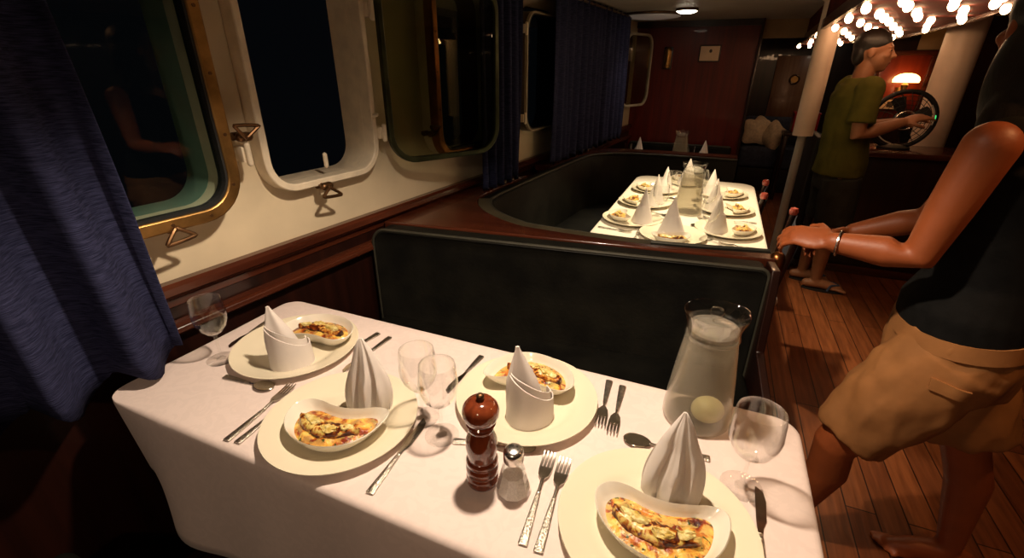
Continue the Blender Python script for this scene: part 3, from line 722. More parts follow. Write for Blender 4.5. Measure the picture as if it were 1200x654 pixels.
def fork(b_loc, label, a, b):
    return cutlery('fork', label, a, b)
def cutlery(kind, label, a, b, z=TZ + .0008, blade_up=False, root=None, lift=0):
    """a = handle end, b = head end (table points)"""
    a, b = V((*a, 0)), V((*b, 0)); d = b - a; L = d.length; rz = math.atan2(d.y, d.x)
    t = thing(kind, label, kind if kind != 'dinner_knife' else 'knife', (a.x, a.y, z), rz)
    hl = .55 * L if kind != 'dinner_knife' else .48 * L
    hb = MB(); hb.loft([[V((x, w * sy, zz)) for sy, zz in ((-1, .0005), (-.8, .0), (.8, 0), (1, .0005), (1, .003), (.7, .0042), (-.7, .0042), (-1, .003))] for x, w in ((0, .0075), (.002, .0085), (hl * .5, .0065), (hl * .9, .0045), (hl, .0035))])
    hb.build('handle', 'steel_h', t, ang=50)
    h = MB()
    if kind == 'fork':
        nx = L - .062
        h.tube(smooth_open([(hl - .004, 0, .0025), ((hl + nx) / 2, 0, .0045), (nx, 0, .0055)], 4), .0032, 8, False, .7)
        pts = [(nx - .006, .004, .0060), (nx + .004, .0105, .0042), (nx + .018, .0125, .0026), (nx + .026, .0128, .0026)]
        h.loft([[V((x, -w, zz)), V((x, w, zz)), V((x, w, zz + .0018)), V((x, -w, zz + .0018))] for x, w, zz in pts])
        for k in range(4):
            y = (-1.5 + k) * .0070
            h.loft([[V((x, y - w, zz)), V((x, y + w, zz)), V((x, y + w, zz + .0016)), V((x, y - w, zz + .0016))] for x, w, zz in ((nx + .024, .0023, .0026), (nx + .038, .0021, .0036), (nx + .052, .0017, .0056), (L, .0007, .0085))])
        h.build('tines', 'steel', t, ang=50)
    elif kind == 'spoon':
        nx = L - .058
        h.tube(smooth_open([(hl - .004, 0, .0025), ((hl + nx) / 2, 0, .0042), (nx + .004, 0, .0055)], 4), .003, 8, False, .7)
        c = nx + .029; n = 28
        sp = [(1.0, .0062), (.96, .0072), (.85, .0048), (.6, .0024), (.02, .0014), (.02, .0004), (.6, .0010), (.88, .0036)]
        h.loft([[V((c + .029 * k * math.cos(q), .019 * k * math.sin(q) * (1 + .12 * math.cos(q)), zz)) for q in [2 * PI * i / n for i in range(n)]] for k, zz in sp[:4] + sp[4:]])
        h.build('bowl', 'steel', t, ang=60)
    else:
        h.loft([[V((x, y0, .0008)), V((x, y1, .0008)), V((x, y1, zz)), V((x, y0, .0016))] for x, y0, y1, zz in ((hl - .003, -.004, .004, .004), (hl + .012, -.005, .0055, .0036), (hl + .03, -.0105, .0065, .003), (L * .85, -.0115, .0068, .003), (L * .95, -.0075, .0066, .0026), (L, .003, .0062, .002))])
        h.build('blade', 'steel', t, ang=40)
    return t

# near table settings -------------------------------------------------------
DZ = TZ + .0045 + .0003
SET = [  # plate centre, diner side rz, plate label, dish label, food label, napkin label
 ((-.980, .772), PI, 'cream plate beside the window rail, in the far left corner of the near table'),
 ((-.658, .589), 0, 'cream plate at the front left of the near table, forks on its left'),
 ((-.311, .820), PI, 'cream plate at the back of the near table, behind the pepper mill'),
 ((.013, .595), 0, 'cream plate in the near right corner, largest in the picture')]
DL = ['white kidney dish of vegetables behind the napkin nearest the window rail', 'white kidney dish at the front left, fully in view, before a pleated napkin',
      'white kidney dish behind the smooth napkin beside the pepper mill', 'white kidney dish at the bottom right edge of the picture']
FL = ['cheese topped baked vegetables in the dish nearest the window rail', 'cheese topped baked aubergine in the front left dish',
      'orange baked vegetables with cheese in the dish behind the pepper mill', 'yellow cheese topped aubergine in the bottom right dish']
NL = ['smooth wrapped white napkin standing on the plate nearest the window rail', 'pleated pointed white napkin standing behind the front left dish',
      'smooth wrapped white napkin with a short peak, behind the pepper mill', 'tall pleated pointed napkin in front of the water jug']
DOFF = [((-.953, .826 + .018), PI + .12), ((-.650, .540), .10), ((-.318, .893), PI - .05), ((.014, .570), -.04)]
NPOS = [((-.936, .712), PI + .75, .172), ((-.634, .655), .45, .185), ((-.284, .770), PI + .55, .184), ((.028, .678), -.05, .19)]
first = None
for i, (pc, rz, lab) in enumerate(SET):
    if first is None: first = make_plate(lab, (*pc, TZ + .0005))
    else:
        p = first.copy(); COL.objects.link(p); p.location = (*pc, TZ + .0005); p['label'] = lab
    (dx, dy), drz = DOFF[i]
    make_dish(DL[i], (dx, dy, DZ + .005 if i in (0, 2) else DZ + .002), drz).data.name = 'kidney_dish'
    make_food(FL[i], (dx, dy, (DZ + .005 if i in (0, 2) else DZ + .002)), drz, i + 3, FOODM[i % 2 if i != 0 else 1] if i != 3 else FOODM[0])
    (nx, ny), nrz, H = NPOS[i]
    make_napkin(NL[i], (nx, ny, DZ), nrz, H, 'band' if i in (0, 2) else 'leaf')

make_glass('empty wine glass at the far left of the near table, by the curtain', (-1.131, .655, TZ + .0005))
g0 = make_glass('wine glass behind another, between the front left and back plates', (-.505, .674, TZ + .0005))
make_glass('wine glass beside the pepper mill, in front of another', (-.437, .645, TZ + .0005))
make_glass('wide wine glass near the right edge of the near table', (.152, .754, TZ + .0005), .045, .040, .108, .072, .037)
make_jug('misted glass water jug with lid and lemon on the near table', (.060, .925, TZ + .0005), math.radians(35))

def pepper_mill():
    t = thing('pepper_mill', 'glossy dark red wooden pepper mill standing beside the salt shaker', 'pepper mill', (-.304, .574, TZ + .0005))
    MB().lathe([(.029, 0), (.0305, .003), (.0305, .020), (.0285, .022), (.0285, .024), (.0305, .026), (.0305, .040), (.0275, .043), (.0275, .045), (.0298, .048), (.0298, .056), (.026, .060), (.0275, .072), (.0300, .088), (.0285, .104), (.0235, .118), (.021, .124), (.0235, .127), (.0235, .131), (.02, .133), (.02, .137)], 48).build('body', 'mill', t, ang=45)
    MB().lathe([(.020, .1372), (.026, .138), (.0275, .141), (.025, .144), (.0285, .148), (.0325, .158), (.0335, .168), (.031, .178), (.0245, .186), (.015, .190), (.008, .191)], 48).build('head', 'mill', t, ang=60)
    MB().lathe([(.0055, .190), (.0055, .194), (.0072, .195), (.0072, .2), (.005, .203), (.0006, .2035)], 20).build('knob', 'bronze', t, ang=50)
pepper_mill()
def salt():
    t = thing('salt_shaker', 'faceted glass salt shaker with steel cap beside the pepper mill', 'salt shaker', (-.240, .574, TZ + .0005))
    def oct_(r, z, k=.0): return [V((r * math.cos(2 * PI * (i + .5) / 10), r * math.sin(2 * PI * (i + .5) / 10), z)) for i in range(10)]
    MB().loft([oct_(.030, 0), oct_(.0335, .004), oct_(.0325, .012), oct_(.0165, .078), oct_(.0165, .082)]).build('body', 'glass', t, ang=20)
    MB().loft([oct_(.029, .004), oct_(.0310, .008), oct_(.0305, .014), oct_(.0225, .047), oct_(.001, .050)]).build('salt', 'salt', t, ang=20)
    c = MB().lathe([(.0178, .076), (.0186, .078), (.0186, .094), (.0172, .100), (.012, .103), (.0006, .104)], 28).build('cap', 'chrome', t, ang=50)
    d = MB()
    for k in range(7):
        a = 2 * PI * k / 6; r = 0 if k == 6 else .008
        d.lathe([(.0011, .1025), (.0011, .1044)], 8, (r * math.cos(a), r * math.sin(a), 0))
    d.build('holes', 'dark', c)
salt()
C_ = cutlery
C_('fork', 'fork left of the front left plate, furthest from it', (-.845, .448), (-.862, .643))
C_('dinner_knife', 'thin utensil tucked under the left rim of the front left plate', (-.818, .452), (-.828, .64))
C_('spoon', 'small spoon in front of the plate nearest the window rail', (-1.05, .602), (-.895, .613))
C_('fork', 'dark fork handle at the far table edge, left of the pair by the bench', (-.826, .93), (-.855, .755))
C_('dinner_knife', 'dark knife handle at the far table edge, right of the pair by the bench', (-.782, .925), (-.79, .735))
C_('dinner_knife', 'knife lying left of the plate nearest the window rail', (-1.19, .86), (-1.165, .70))
C_('dinner_knife', 'broad knife right of the front left plate, pointing at the wine glasses', (-.481, .460), (-.496, .672))
C_('dinner_knife', 'knife at the far edge left of the back plate, mostly in shadow', (-.492, .945), (-.50, .77))
C_('fork', 'fork right of the back plate, left one of the pair', (-.147, .975), (-.131, .800))
C_('fork', 'fork right of the back plate, right one of the pair', (-.112, .967), (-.102, .787))
C_('spoon', 'spoon behind the salt shaker, in front of the back plate', (-.405, .638), (-.236, .686))
C_('fork', 'fork left of the near right plate, further from it', (-.183, .478), (-.205, .683))
C_('fork', 'fork left of the near right plate, closer to its rim', (-.155, .476), (-.172, .680))
C_('spoon', 'spoon behind the near right plate, left of the tall napkin', (.095, .800), (-.077, .788))
C_('dinner_knife', 'dark knife beside the right rim of the near right plate', (.178, .560), (.182, .762))

# ------------------------------------------------------------------ bench with its back to the far booth
def bench():
    rz = math.atan2(.18, 1.495)
    t = thing('bench', 'black leather bench with a high back behind the near table', 'bench', (-1.25, 1.445, 0), rz)
    Ln = 1.50
    b = MB(); n = 10
    out = [(0, .40), (Ln, .40)] + [(Ln - .03 + .03 * math.cos(a), .833 + .03 * math.sin(a)) for a in [PI / 2 * i / 6 for i in range(7)]] + [(.06 + .06 * math.cos(a), .803 + .06 * math.sin(a)) for a in [PI / 2 + PI / 2 * i / 8 for i in range(9)]]
    def rg(y, ins): 
        cx, cz = Ln / 2, .63
        return [V((cx + (x - cx) * (1 - ins / (Ln / 2)), y, cz + (z - cz) * (1 - ins / .23))) for x, z in out]
    b.loft([rg(0.012, .02), rg(.003, .008), rg(.0, .012) if False else rg(.006, .003), rg(.02, 0), rg(.085, 0)])
    b.build('back_cushion', 'leather', t, ang=50)
    p = MB(); p.tube([V((x, .008, z)) for x, z in out[1:] + out[:1]], .0065, 8); p.build('piping', 'piping', t)
    MB().bb(0, Ln, -.36, .02, .38, .46, .03, 4).build('seat_cushion', 'leather', t)
    MB().bb(.01, Ln - .01, -.33, .07, .0, .38, .004).build('base', 'mahog_dark', t)
    e = MB(); e.loft([[V((x, y, z)) for y, z in ((.09, 0), (.09, .865), (.0, .865), (-.02, .80), (-.05, .58), (-.30, .50), (-.34, .46), (-.34, 0))] for x in (Ln + .002, Ln + .03)])
    e.build('end_panel', 'mahog_dark', t, bevel=.004)
bench()
def near_bench():  # added seat, hides lit floor so the corner stays black
    t = thing('bench', 'black seat added to keep the bottom left corner dark', 'bench', (-1.3, -.14, 0))
    MB().bb(.05, .92, 0, .40, .36, .45, .03, 4).build('seat_cushion', 'leather', t)
    MB().bb(.06, .91, 0, .38, 0, .36, .005).build('base', 'mahog_dark', t)
    MB().bb(.05, .92, -.09, -.005, .36, .80, .02, 3).build('back_cushion', 'leather', t)
near_bench()

# ------------------------------------------------------------------ booth round the far table
INN = [(.262, 1.800), (-.165, 1.722), (-.60, 1.728), (-.76, 1.765), (-.93, 1.875), (-1.04, 2.02), (-1.075, 2.2), (-1.03, 2.8), (-.965, 3.45), (-.90, 3.70), (-.72, 3.86), (-.45, 3.915), (.17, 3.93)]
PATH = [p.to_2d() for p in smooth_open([(x, y, 0) for x, y in INN], 6)]
def offs(path, d):
    out = []
    for i, p in enumerate(path):
        t = (path[min(i + 1, len(path) - 1)] - path[max(i - 1, 0)]).normalized(); nrm = V((-t.y, t.x))
        out.append(p - nrm * d)     # positive d = inside of the booth (right of travel)
    return out
def wall_strip(path, d0, d1, z0, z1, top_round=.0):
    a, c = offs(path, d0), offs(path, d1); b = MB()
    b.loft([[V((*p, z0)), V((*q, z0)), V((*q, z1 - top_round)), V((*(q * .7 + p * .3), z1)), V((*p, z1))] for p, q in zip(a, c)])
    return b
def booth():
    t = thing('booth', 'curved black leather booth with a mahogany cap around the far table', 'booth', (0, 0, 0))
    wall_strip(PATH, 0.0, .07, .40, .855, .02).build('back_cushion', 'leather', t, ang=50)
    MB().tube([V((*p, .856)) for p in offs(PATH, .055)], .0075, 8).build('piping', 'piping', t)
    NP = PATH[6:34]
    wall_strip(NP, -.004, .05, .855, .862).build('cap_edge', 'leather_olive', t)
    inner = [(.25, 2.10), (-.40, 2.03), (-.62, 2.10), (-.68, 2.25), (-.66, 2.9), (-.60, 3.42), (-.50, 3.55), (.16, 3.58)]
    IN = [p.to_2d() for p in smooth_open([(x, y, 0) for x, y in inner], 6)]
    n = 60
    def res(P):
        L = [0]
        for a, c in zip(P, P[1:]): L.append(L[-1] + (c - a).length)
        out = []
        for k in range(n):
            q = L[-1] * k / (n - 1); i = 0
            while i < len(P) - 2 and L[i + 1] < q: i += 1
            f = (q - L[i]) / max(1e-9, L[i + 1] - L[i]); out.append(P[i].lerp(P[i + 1], min(1, f)))
        return out
    A, Bb = res(offs(PATH, .05)), res(IN)
    MB().loft([[V((*p, .37)), V((*q, .37)), V((*q, .43)), V((*q.lerp(p, .08), .455)), V((*p, .455))] for p, q in zip(A, Bb)]).build('seat_cushion', 'leather', t, ang=50)
    MB().loft([[V((*p, 0)), V((*q.lerp(p, .06), 0)), V((*q.lerp(p, .06), .37)), V((*p, .37))] for p, q in zip(A, Bb)]).build('base', 'mahog_dark', t)
booth()
def partition():
    t = thing('booth_partition', 'mahogany capped partition between the bench and the curved booth', 'partition', (0, 0, 0))
    near = [V((-1.262, 1.545)), V((.262, 1.728))]
    inn = [p for p in offs(PATH, -.006)][:42]
    poly = [(p.x, p.y) for p in near] + [(p.x, p.y) for p in inn] + [(-1.215, 2.2)]
    MB().prism(poly, .832, .868).build('cap', 'mahog', t, ang=30, bevel=.006)
    poly2 = [(x + (0 if x > -1.2 else .004), y) for x, y in poly]
    c = MB(); c.prism([(-1.25, 1.56)] + [(.25, 1.742)] + [(p.x, p.y) for p in offs(PATH, -.014)[1:42]] + [(-1.20, 2.2)], 0, .832); c.build('panel', 'mahog_dark', t, ang=30)
    MB().lathe([(.024, .80), (.026, .81), (.026, .862), (.022, .876), (.012, .884), (.0006, .886)], 24, (.268, 1.765, 0)).build('corner_post_cap', 'copper', t)
partition()
def back_partition():
    t = thing('booth_partition', 'mahogany capped partition at the far end of the booth, before the back wall', 'partition', (0, 0, 0))
    P = PATH[44:]
    wall_strip(P, -.115, -.003, .83, .866, .004).build('cap', 'mahog', t, ang=40)
    wall_strip(P, -.10, -.008, 0, .83).build('panel', 'mahog_dark', t, ang=40)
back_partition()

# far table -----------------------------------------------------------------
FX0, FX1, FY0, FY1 = -.49, .287, 2.03, 3.57
table('dining_table', 'far dining table inside the booth, under the bright white cloth', FX0, FX1, FY0, FY1, TZ, [(-.0, -.4), (0, .4)])
tablecloth('tablecloth', 'bright white tablecloth on the far table inside the booth', FX0, FX1, FY0, FY1, TZ, .20, 'cloth2', .10, 9, None, .008)
P2 = [((-.335, 2.375), -PI / 2, 'left row, nearest'), ((-.325, 2.745), -PI / 2, 'left row, middle'), ((-.31, 3.10), -PI / 2, 'left row, furthest'),
      ((.122, 2.375), PI / 2, 'right row, nearest'), ((.108, 2.77), PI / 2, 'right row, middle'), ((.085, 3.14), PI / 2, 'right row, furthest'),
      ((-.115, 2.19), 0, 'near end'), ((-.15, 3.40), PI, 'far end')]
tw = {'left row, nearest': 'nearest plate of the window side row', 'left row, middle': 'middle plate of the window side row', 'left row, furthest': 'furthest plate of the window side row',
      'right row, nearest': 'nearest plate of the aisle side row', 'right row, middle': 'middle plate of the aisle side row', 'right row, furthest': 'furthest plate of the aisle side row',
      'near end': 'plate at the near end', 'far end': 'plate at the far end'}
tent = None; dish0 = None; plate0 = first
NOFF = {0: (.055, .0), 1: (.06, 0), 2: (.06, 0), 3: (-.055, 0), 4: (-.06, 0), 5: (-.06, 0), 6: (-.01, .055), 7: (.01, -.03)}
for i, ((px, py), rz, nm) in enumerate(P2):
    w = tw[nm]
    p = plate0.copy(); COL.objects.link(p); p.location = (px, py, TZ + .0005); p['label'] = 'cream ' + w + ' of the far table'; p.scale = (.92,) * 3
    r = V((0, -.072 if i < 6 else -.085, 0)); r.rotate(Matrix.Rotation(rz, 3, 'Z'))
    dl = (px + r.x, py + r.y, TZ + .0062)
    lab = 'white dish on the ' + w + ', far table'
    if dish0 is None: dish0 = make_dish(lab, dl, rz + .2); dish0.scale = (.8,) * 3
    else:
        d = dish0.copy(); COL.objects.link(d); d.location = dl; d.rotation_euler = (0, 0, rz + .2 * (-1) ** i); d['label'] = lab
    f = make_food('baked food on the ' + w + ', far table', dl, rz + .2 * (-1) ** i, 20 + i, FOODM[i % 2 if i == 6 else 0]); f.scale = (.8, .8, .8)
    o = NOFF[i]; nl = 'pointed white napkin on the ' + w + ', far table'; q = (px + o[0], py + o[1], TZ + .0052)
    if tent is None: tent = make_tent_napkin(nl, q, rz + PI + .2)
    else: dup(tent, q, rz + PI + (.2 if i < 3 else -.25), nl, (1, 1, .9 if i in (2, 5) else 1))
def copy_glass(loc, lab): dup(g0, loc, 0, lab)
copy_glass((.030, 2.235, TZ + .0005), 'wine glass at the near right corner of the far table, right of the end napkin')
copy_glass((-.215, 2.46, TZ + .0005), 'wine glass right of the nearest napkin in the window side row')
copy_glass((-.185, 2.83, TZ + .0005), 'wine glass right of the middle napkin in the window side row')
copy_glass((-.045, 2.94, TZ + .0005), 'wine glass behind the jug on the far table')
copy_glass((.01, 2.58, TZ + .0005), 'wine glass left of the nearest napkin in the aisle side row')
make_tumbler('dark topped tumbler behind the furthest napkin of the window side row', (-.235, 3.24, TZ + .0005))
make_tumbler('dark topped tumbler beside the furthest napkin of the aisle side row', (.0, 3.30, TZ + .0005))
make_jug('misted water jug in the middle of the far table', (-.082, 2.665, TZ + .0005), math.radians(20), False)
for a, c, l in [((-.335, 2.135), (-.30, 2.25), 'fork left of the near end plate on the far table'),]:
    C_('fork', l, (-.275, 2.06), (-.265, 2.22))
C_('fork', 'fork in front of the nearest plate of the aisle side row', (.262, 2.17), (.085, 2.175))
C_('dinner_knife', 'knife between the nearest and middle plates of the aisle side row', (.26, 2.58), (.09, 2.585))
C_('spoon', 'spoon left of the nearest plate in the aisle side row', (.07, 2.50), (-.045, 2.40))
C_('spoon', 'spoon left of the middle plate in the aisle side row', (.06, 2.90), (-.06, 2.80))
C_('spoon', 'spoon right of the nearest plate in the window side row', (-.27, 2.58), (-.155, 2.52))
C_('spoon', 'spoon right of the middle plate in the window side row', (-.25, 2.93), (-.15, 2.93))
C_('fork', 'fork in front of the nearest plate of the window side row', (-.47, 2.20), (-.30, 2.175))

# ------------------------------------------------------------------ third booth by the back wall
def third():
    t = thing('bench', 'black leather bench back against the red mahogany wall', 'bench', (0, 0, 0))
    b = MB(); b.bb(-.89, .16, 5.36, 5.46, .30, .745, .03, 4); b.build('back_cushion', 'leather', t)
    MB().tube([(-.87, 5.365, .742), (.14, 5.365, .742)], .008, 8).build('piping', 'piping', t)
    MB().bb(-.89, .16, 5.03, 5.37, .30, .38, .03, 4).build('seat_cushion', 'leather', t)
    MB().bb(-.89, .15, 5.06, 5.47, 0, .30, .004).build('base', 'mahog_dark', t)
    TZ3 = .70
    table('dining_table', 'third table hidden behind the far partition', -.78, .05, 4.25, 4.98, TZ3, [(0, 0)])
    tablecloth('tablecloth', 'white cloth on the third table behind the far partition', -.78, .05, 4.25, 4.98, TZ3, .18, 'cloth2', .06, 12, None, .006)
    dup(tent, (-.665, 4.60, TZ3 + .001), .1, 'small napkin tip left on the third table behind the far partition', (1, 1, 1.12))
    dup(tent, (-.09, 4.62, TZ3 + .001), -.1, 'small napkin tip right on the third table behind the far partition', (1, 1, 1.12))
    make_jug('glass jug showing above the far partition between two napkin tips', (-.29, 4.58, TZ3 + .001), 0, False)
    make_tumbler('tumbler right beside the jug on the third table', (-.195, 4.56, TZ3 + .001)).scale = (1, 1, 1.35)
    make_tumbler('tumbler at the left end of the third table, beside the curtain', (-.745, 4.50, TZ3 + .001)).scale = (1, 1, 1.35)
third()

# ------------------------------------------------------------------ back wall fittings
def plaque():
    t = thing('framed_notice', 'framed cream notice with a small dark crest on the red wall', 'picture', (-.205, 5.499, 1.615))
    MB().bb(-.10, .10, -.018, 0, -.077, .077, .004).build('frame', 'mahog_dark', t)
    MB().bb(-.089, .089, -.021, -.017, -.066, .066).build('sheet', 'paper', t)
    m = MB(); n = 20
    m.loft([[V((.008 + .014 * math.cos(a), y, .022 + .016 * math.sin(a))) for a in [2 * PI * i / n for i in range(n)]] for y in (-.0222, -.0205)]); m.build('crest', 'ink', t)
plaque()
def wall_brass():
    t = thing('wall_lantern', 'unlit brass lantern on the red wall beside the framed notice', 'lantern', (-.60, 5.497, 1.575))
    MB().bb(-.045, .045, -.012, 0, -.105, .105, .004).build('backplate', 'mahog_dark', t)
    MB().lathe([(.022, -.095), (.032, -.09), (.034, -.07), (.028, -.065), (.028, .06), (.034, .065), (.034, .075), (.02, .095), (.008, .105)], 20, (0, -.045, 0)).build('body', 'brass', t)
    for x in (-.03, .03): MB().tube([(x, -.045, -.07), (x, -.045, .07)], .004, 8).build('rod', 'brass', t)
wall_brass()
def dome(name, label, x, y, r, m):
    t = thing(name, label, 'ceiling light', (x, y, CEIL))
    MB().lathe([(r, 0), (r * 1.02, -.006), (r * 1.0, -.016), (r * .93, -.02)], 48, cap0=True, cap1=True).build('rim', 'bronze', t)
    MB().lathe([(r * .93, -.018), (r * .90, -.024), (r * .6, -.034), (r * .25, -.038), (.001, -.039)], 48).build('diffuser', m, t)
dome('ceiling_lamp', 'large round unlit ceiling lamp before the red back wall', -.70, 4.75, .265, 'opal')
dome('downlight', 'small lit downlight beside the large round ceiling lamp', -.385, 4.42, .085, 'downlight')
dome('downlight', 'small lit downlight in the far saloon ceiling, left of the lower pole', 1.35, 8.0, .09, 'downlight')

# ------------------------------------------------------------------ saloon beyond
def saloon():
    t = thing('sofa', 'dark navy sofa with pillows in the far saloon', 'sofa', (.62, 7.1, 0))
    MB().bb(-.32, .42, -.25, .25, .30, .56, .05, 3).build('seat', 'navy_sofa', t)
    MB().bb(-.32, .42, .16, .36, .30, .90, .06, 3).build('backrest', 'navy_sofa', t)
    MB().bb(.42, .56, -.25, .36, .05, .76, .05, 3).build('armrest', 'leather', t)
    MB().bb(-.30, .42, -.23, .33, 0, .30, .01).build('base', 'dark', t)
    def pillow(label, c, rot):
        b = MB(); n = 24; rings = []
        def sq(k, y):
            out = []
            for i in range(n * 2):
                a = PI * i / n; q = (abs(math.cos(a)) ** 5 + abs(math.sin(a)) ** 5) ** (-1 / 5) * (1 + .06 * math.cos(4 * a + PI))
                out.append(V((.15 * k * q * math.cos(a), y, .15 * k * q * math.sin(a))))
            return out
        b.loft([sq(.05, -.06), sq(.45, -.055), sq(.8, -.03), sq(1, -.004), sq(1.02, 0), sq(1, .004), sq(.8, .03), sq(.45, .055), sq(.05, .06)])
        o = b.build('pillow', 'pillow', None, c); o.rotation_euler = rot; tag(o, label, 'pillow')
    pillow('cream pillow facing us, foremost on the far navy sofa', (.46, 7.02, .735), (-.3, 0, .1))
    pillow('cream pillow tucked behind the foremost one on the navy sofa', (.53, 7.16, .735), (-.3, .5, -.1))
    pillow('cream pillow leaning sideways beside the sofa armrest', (.66, 6.93, .70), (-.2, .6, -.7))
    c = thing('door_panel', 'brown wooden door with a round brass porthole in the far saloon', 'door', (.86, 8.598, 0))
    MB().bb(-.22, .22, -.05, 0, .0, 1.66, .006).build('panel', 'mid_wood', c)
    MB().bb(-.19, .19, -.06, -.045, .80, 1.10, .006).build('lower_board', 'mid_wood', c)
    a = [(.06 * math.cos(2 * PI * i / 24) + .06, -.055, 1.34 + .06 * math.sin(2 * PI * i / 24)) for i in range(25)]
    MB().tube(a, .014, 8).build('porthole_rim', 'bronze', c)
    MB().tube([(.06, -.056, 1.34), (.06, -.050, 1.34)], .05, 20).build('porthole_glass', 'brass', c)
    r = MB(); r.bb(-.13, .13, -.10, .10, 0, .20, .012); r.bb(-.135, .135, -.105, .105, .20, .225, .008); r = r.build('red_box', 'red_paint', None, (.92, 6.6, .80)); tag(r, 'red box behind the lower half of the left pole', 'box')
    st = thing('side_table', 'dark side table under the red box in the far saloon', 'table', (.92, 6.6, 0))
    MB().bb(-.20, .20, -.16, .16, .76, .795, .006).build('tabletop', 'mahog_dark', st)
    for sx in (-1, 1):
        for sy in (-1, 1): MB().bb(sx * .17 - .02, sx * .17 + .02, sy * .13 - .02, sy * .13 + .02, 0, .76, .004).build('leg', 'mahog_dark', st)
saloon()
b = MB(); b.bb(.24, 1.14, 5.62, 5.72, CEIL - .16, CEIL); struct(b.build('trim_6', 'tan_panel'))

# ------------------------------------------------------------------ poles, bar, lamp, fan
def pole(label, x, y, r, split=None):
    t = thing('pole', label, 'pole', (x, y, 0))
    if split:
        MB().lathe([(.030, 0), (.030, split)], 24).build('lower_pole', 'pole_grey', t)
        MB().lathe([(.035, split), (r, split + .004), (r, CEIL - .02), (r * 1.25, CEIL - .01), (r * 1.25, CEIL)], 28).build('sleeve', 'pole', t)
    else:
        MB().lathe([(r * 1.3, 0), (r * 1.3, .02), (r, .03), (r, CEIL - .02), (r * 1.25, CEIL - .01), (r * 1.25, CEIL)], 28).build('shaft', 'pole', t)
        MB().lathe([(r * 1.05, .03), (r * 1.15, .05), (r * 1.05, .07)], 28).build('collar', 'pole_grey', t)
pole('cream pole with a grey lower end, left of the man in the olive shirt', .585, 4.15, .068, 1.02)
pole('thick cream pole beyond the bar, right of the cage fan', 1.545, 4.80, .115)
def bar():
    t = thing('bar_counter', 'dark bar counter behind the man in the olive shirt', 'bar counter', (0, 0, 0))
    MB().bb(.72, 2.7, 4.12, 4.60, .90, .94, .01).build('countertop', 'mahog', t)
    MB().bb(.74, 2.66, 4.16, 4.56, .06, .90, .004).build('front_panel', 'mahog_dark', t)
    MB().bb(.73, 2.68, 4.14, 4.58, 0, .06, .004).build('plinth', 'mahog', t)
    MB().bb(.665, .715, 4.02, 4.60, 0, 1.03, .008).build('end_panel', 'dark', t)
bar()
def canopy():
    t = thing('light_canopy', 'overhead wooden canopy studded with glowing round bulbs', 'canopy', (0, 0, 0))
    x = lambda v, y: 0
    # plan outline found from where its edges run over the bar
    Z = 1.725
    poly = [(.455, 2.42), (1.06, 2.42), (1.235, 4.02), (1.33, 5.5), (.70, 7.3)]
    MB().prism(poly, Z + .012, CEIL - .004).build('board', 'red_matt', t)
    tr = MB()
    for (a, c) in zip(poly, poly[1:] + poly[:1]):
        d = V(c) - V(a); L = d.length; m_ = (V(a) + V(c)) / 2
        tr.box((m_.x, m_.y, Z + .025), (L + .02, .025, .06), Matrix.Rotation(math.atan2(d.y, d.x), 3, 'Z'))
    tr.build('edge_trim', 'mahog', t)
    rows = [2.55, 2.78, 3.03, 3.30, 3.6, 3.93, 4.3, 4.7, 5.15, 5.65, 6.2, 6.75]
    for r, ya in enumerate(rows):
        xa = .50 + (.715 - .50) * (ya - 2.42) / 4.88
        xb = 1.05 + (1.22 - 1.05) * (ya - 2.42) / 1.6 if ya < 4.02 else (1.22 + .09 * (ya - 4.02) / 1.48 if ya < 5.5 else 1.31 - .60 * (ya - 5.5) / 1.8)
        n = 4 if ya < 5.5 else (3 if ya < 6.5 else 2)
        for c in range(n):
            u = (c + (.12 if r % 2 else .62) + random.uniform(-.16, .16)) / n; ya += random.uniform(-.03, .03)
            o = MB().ell((0, 0, -.020), (.019, .019, .022), None, 12, 8).build('bulb', 'bulb', t, (xa + (xb - xa) * u, ya, Z + .012))
            MB().lathe([(.010, -.002), (.010, .010)], 12).build('socket', 'bronze', o)
canopy()
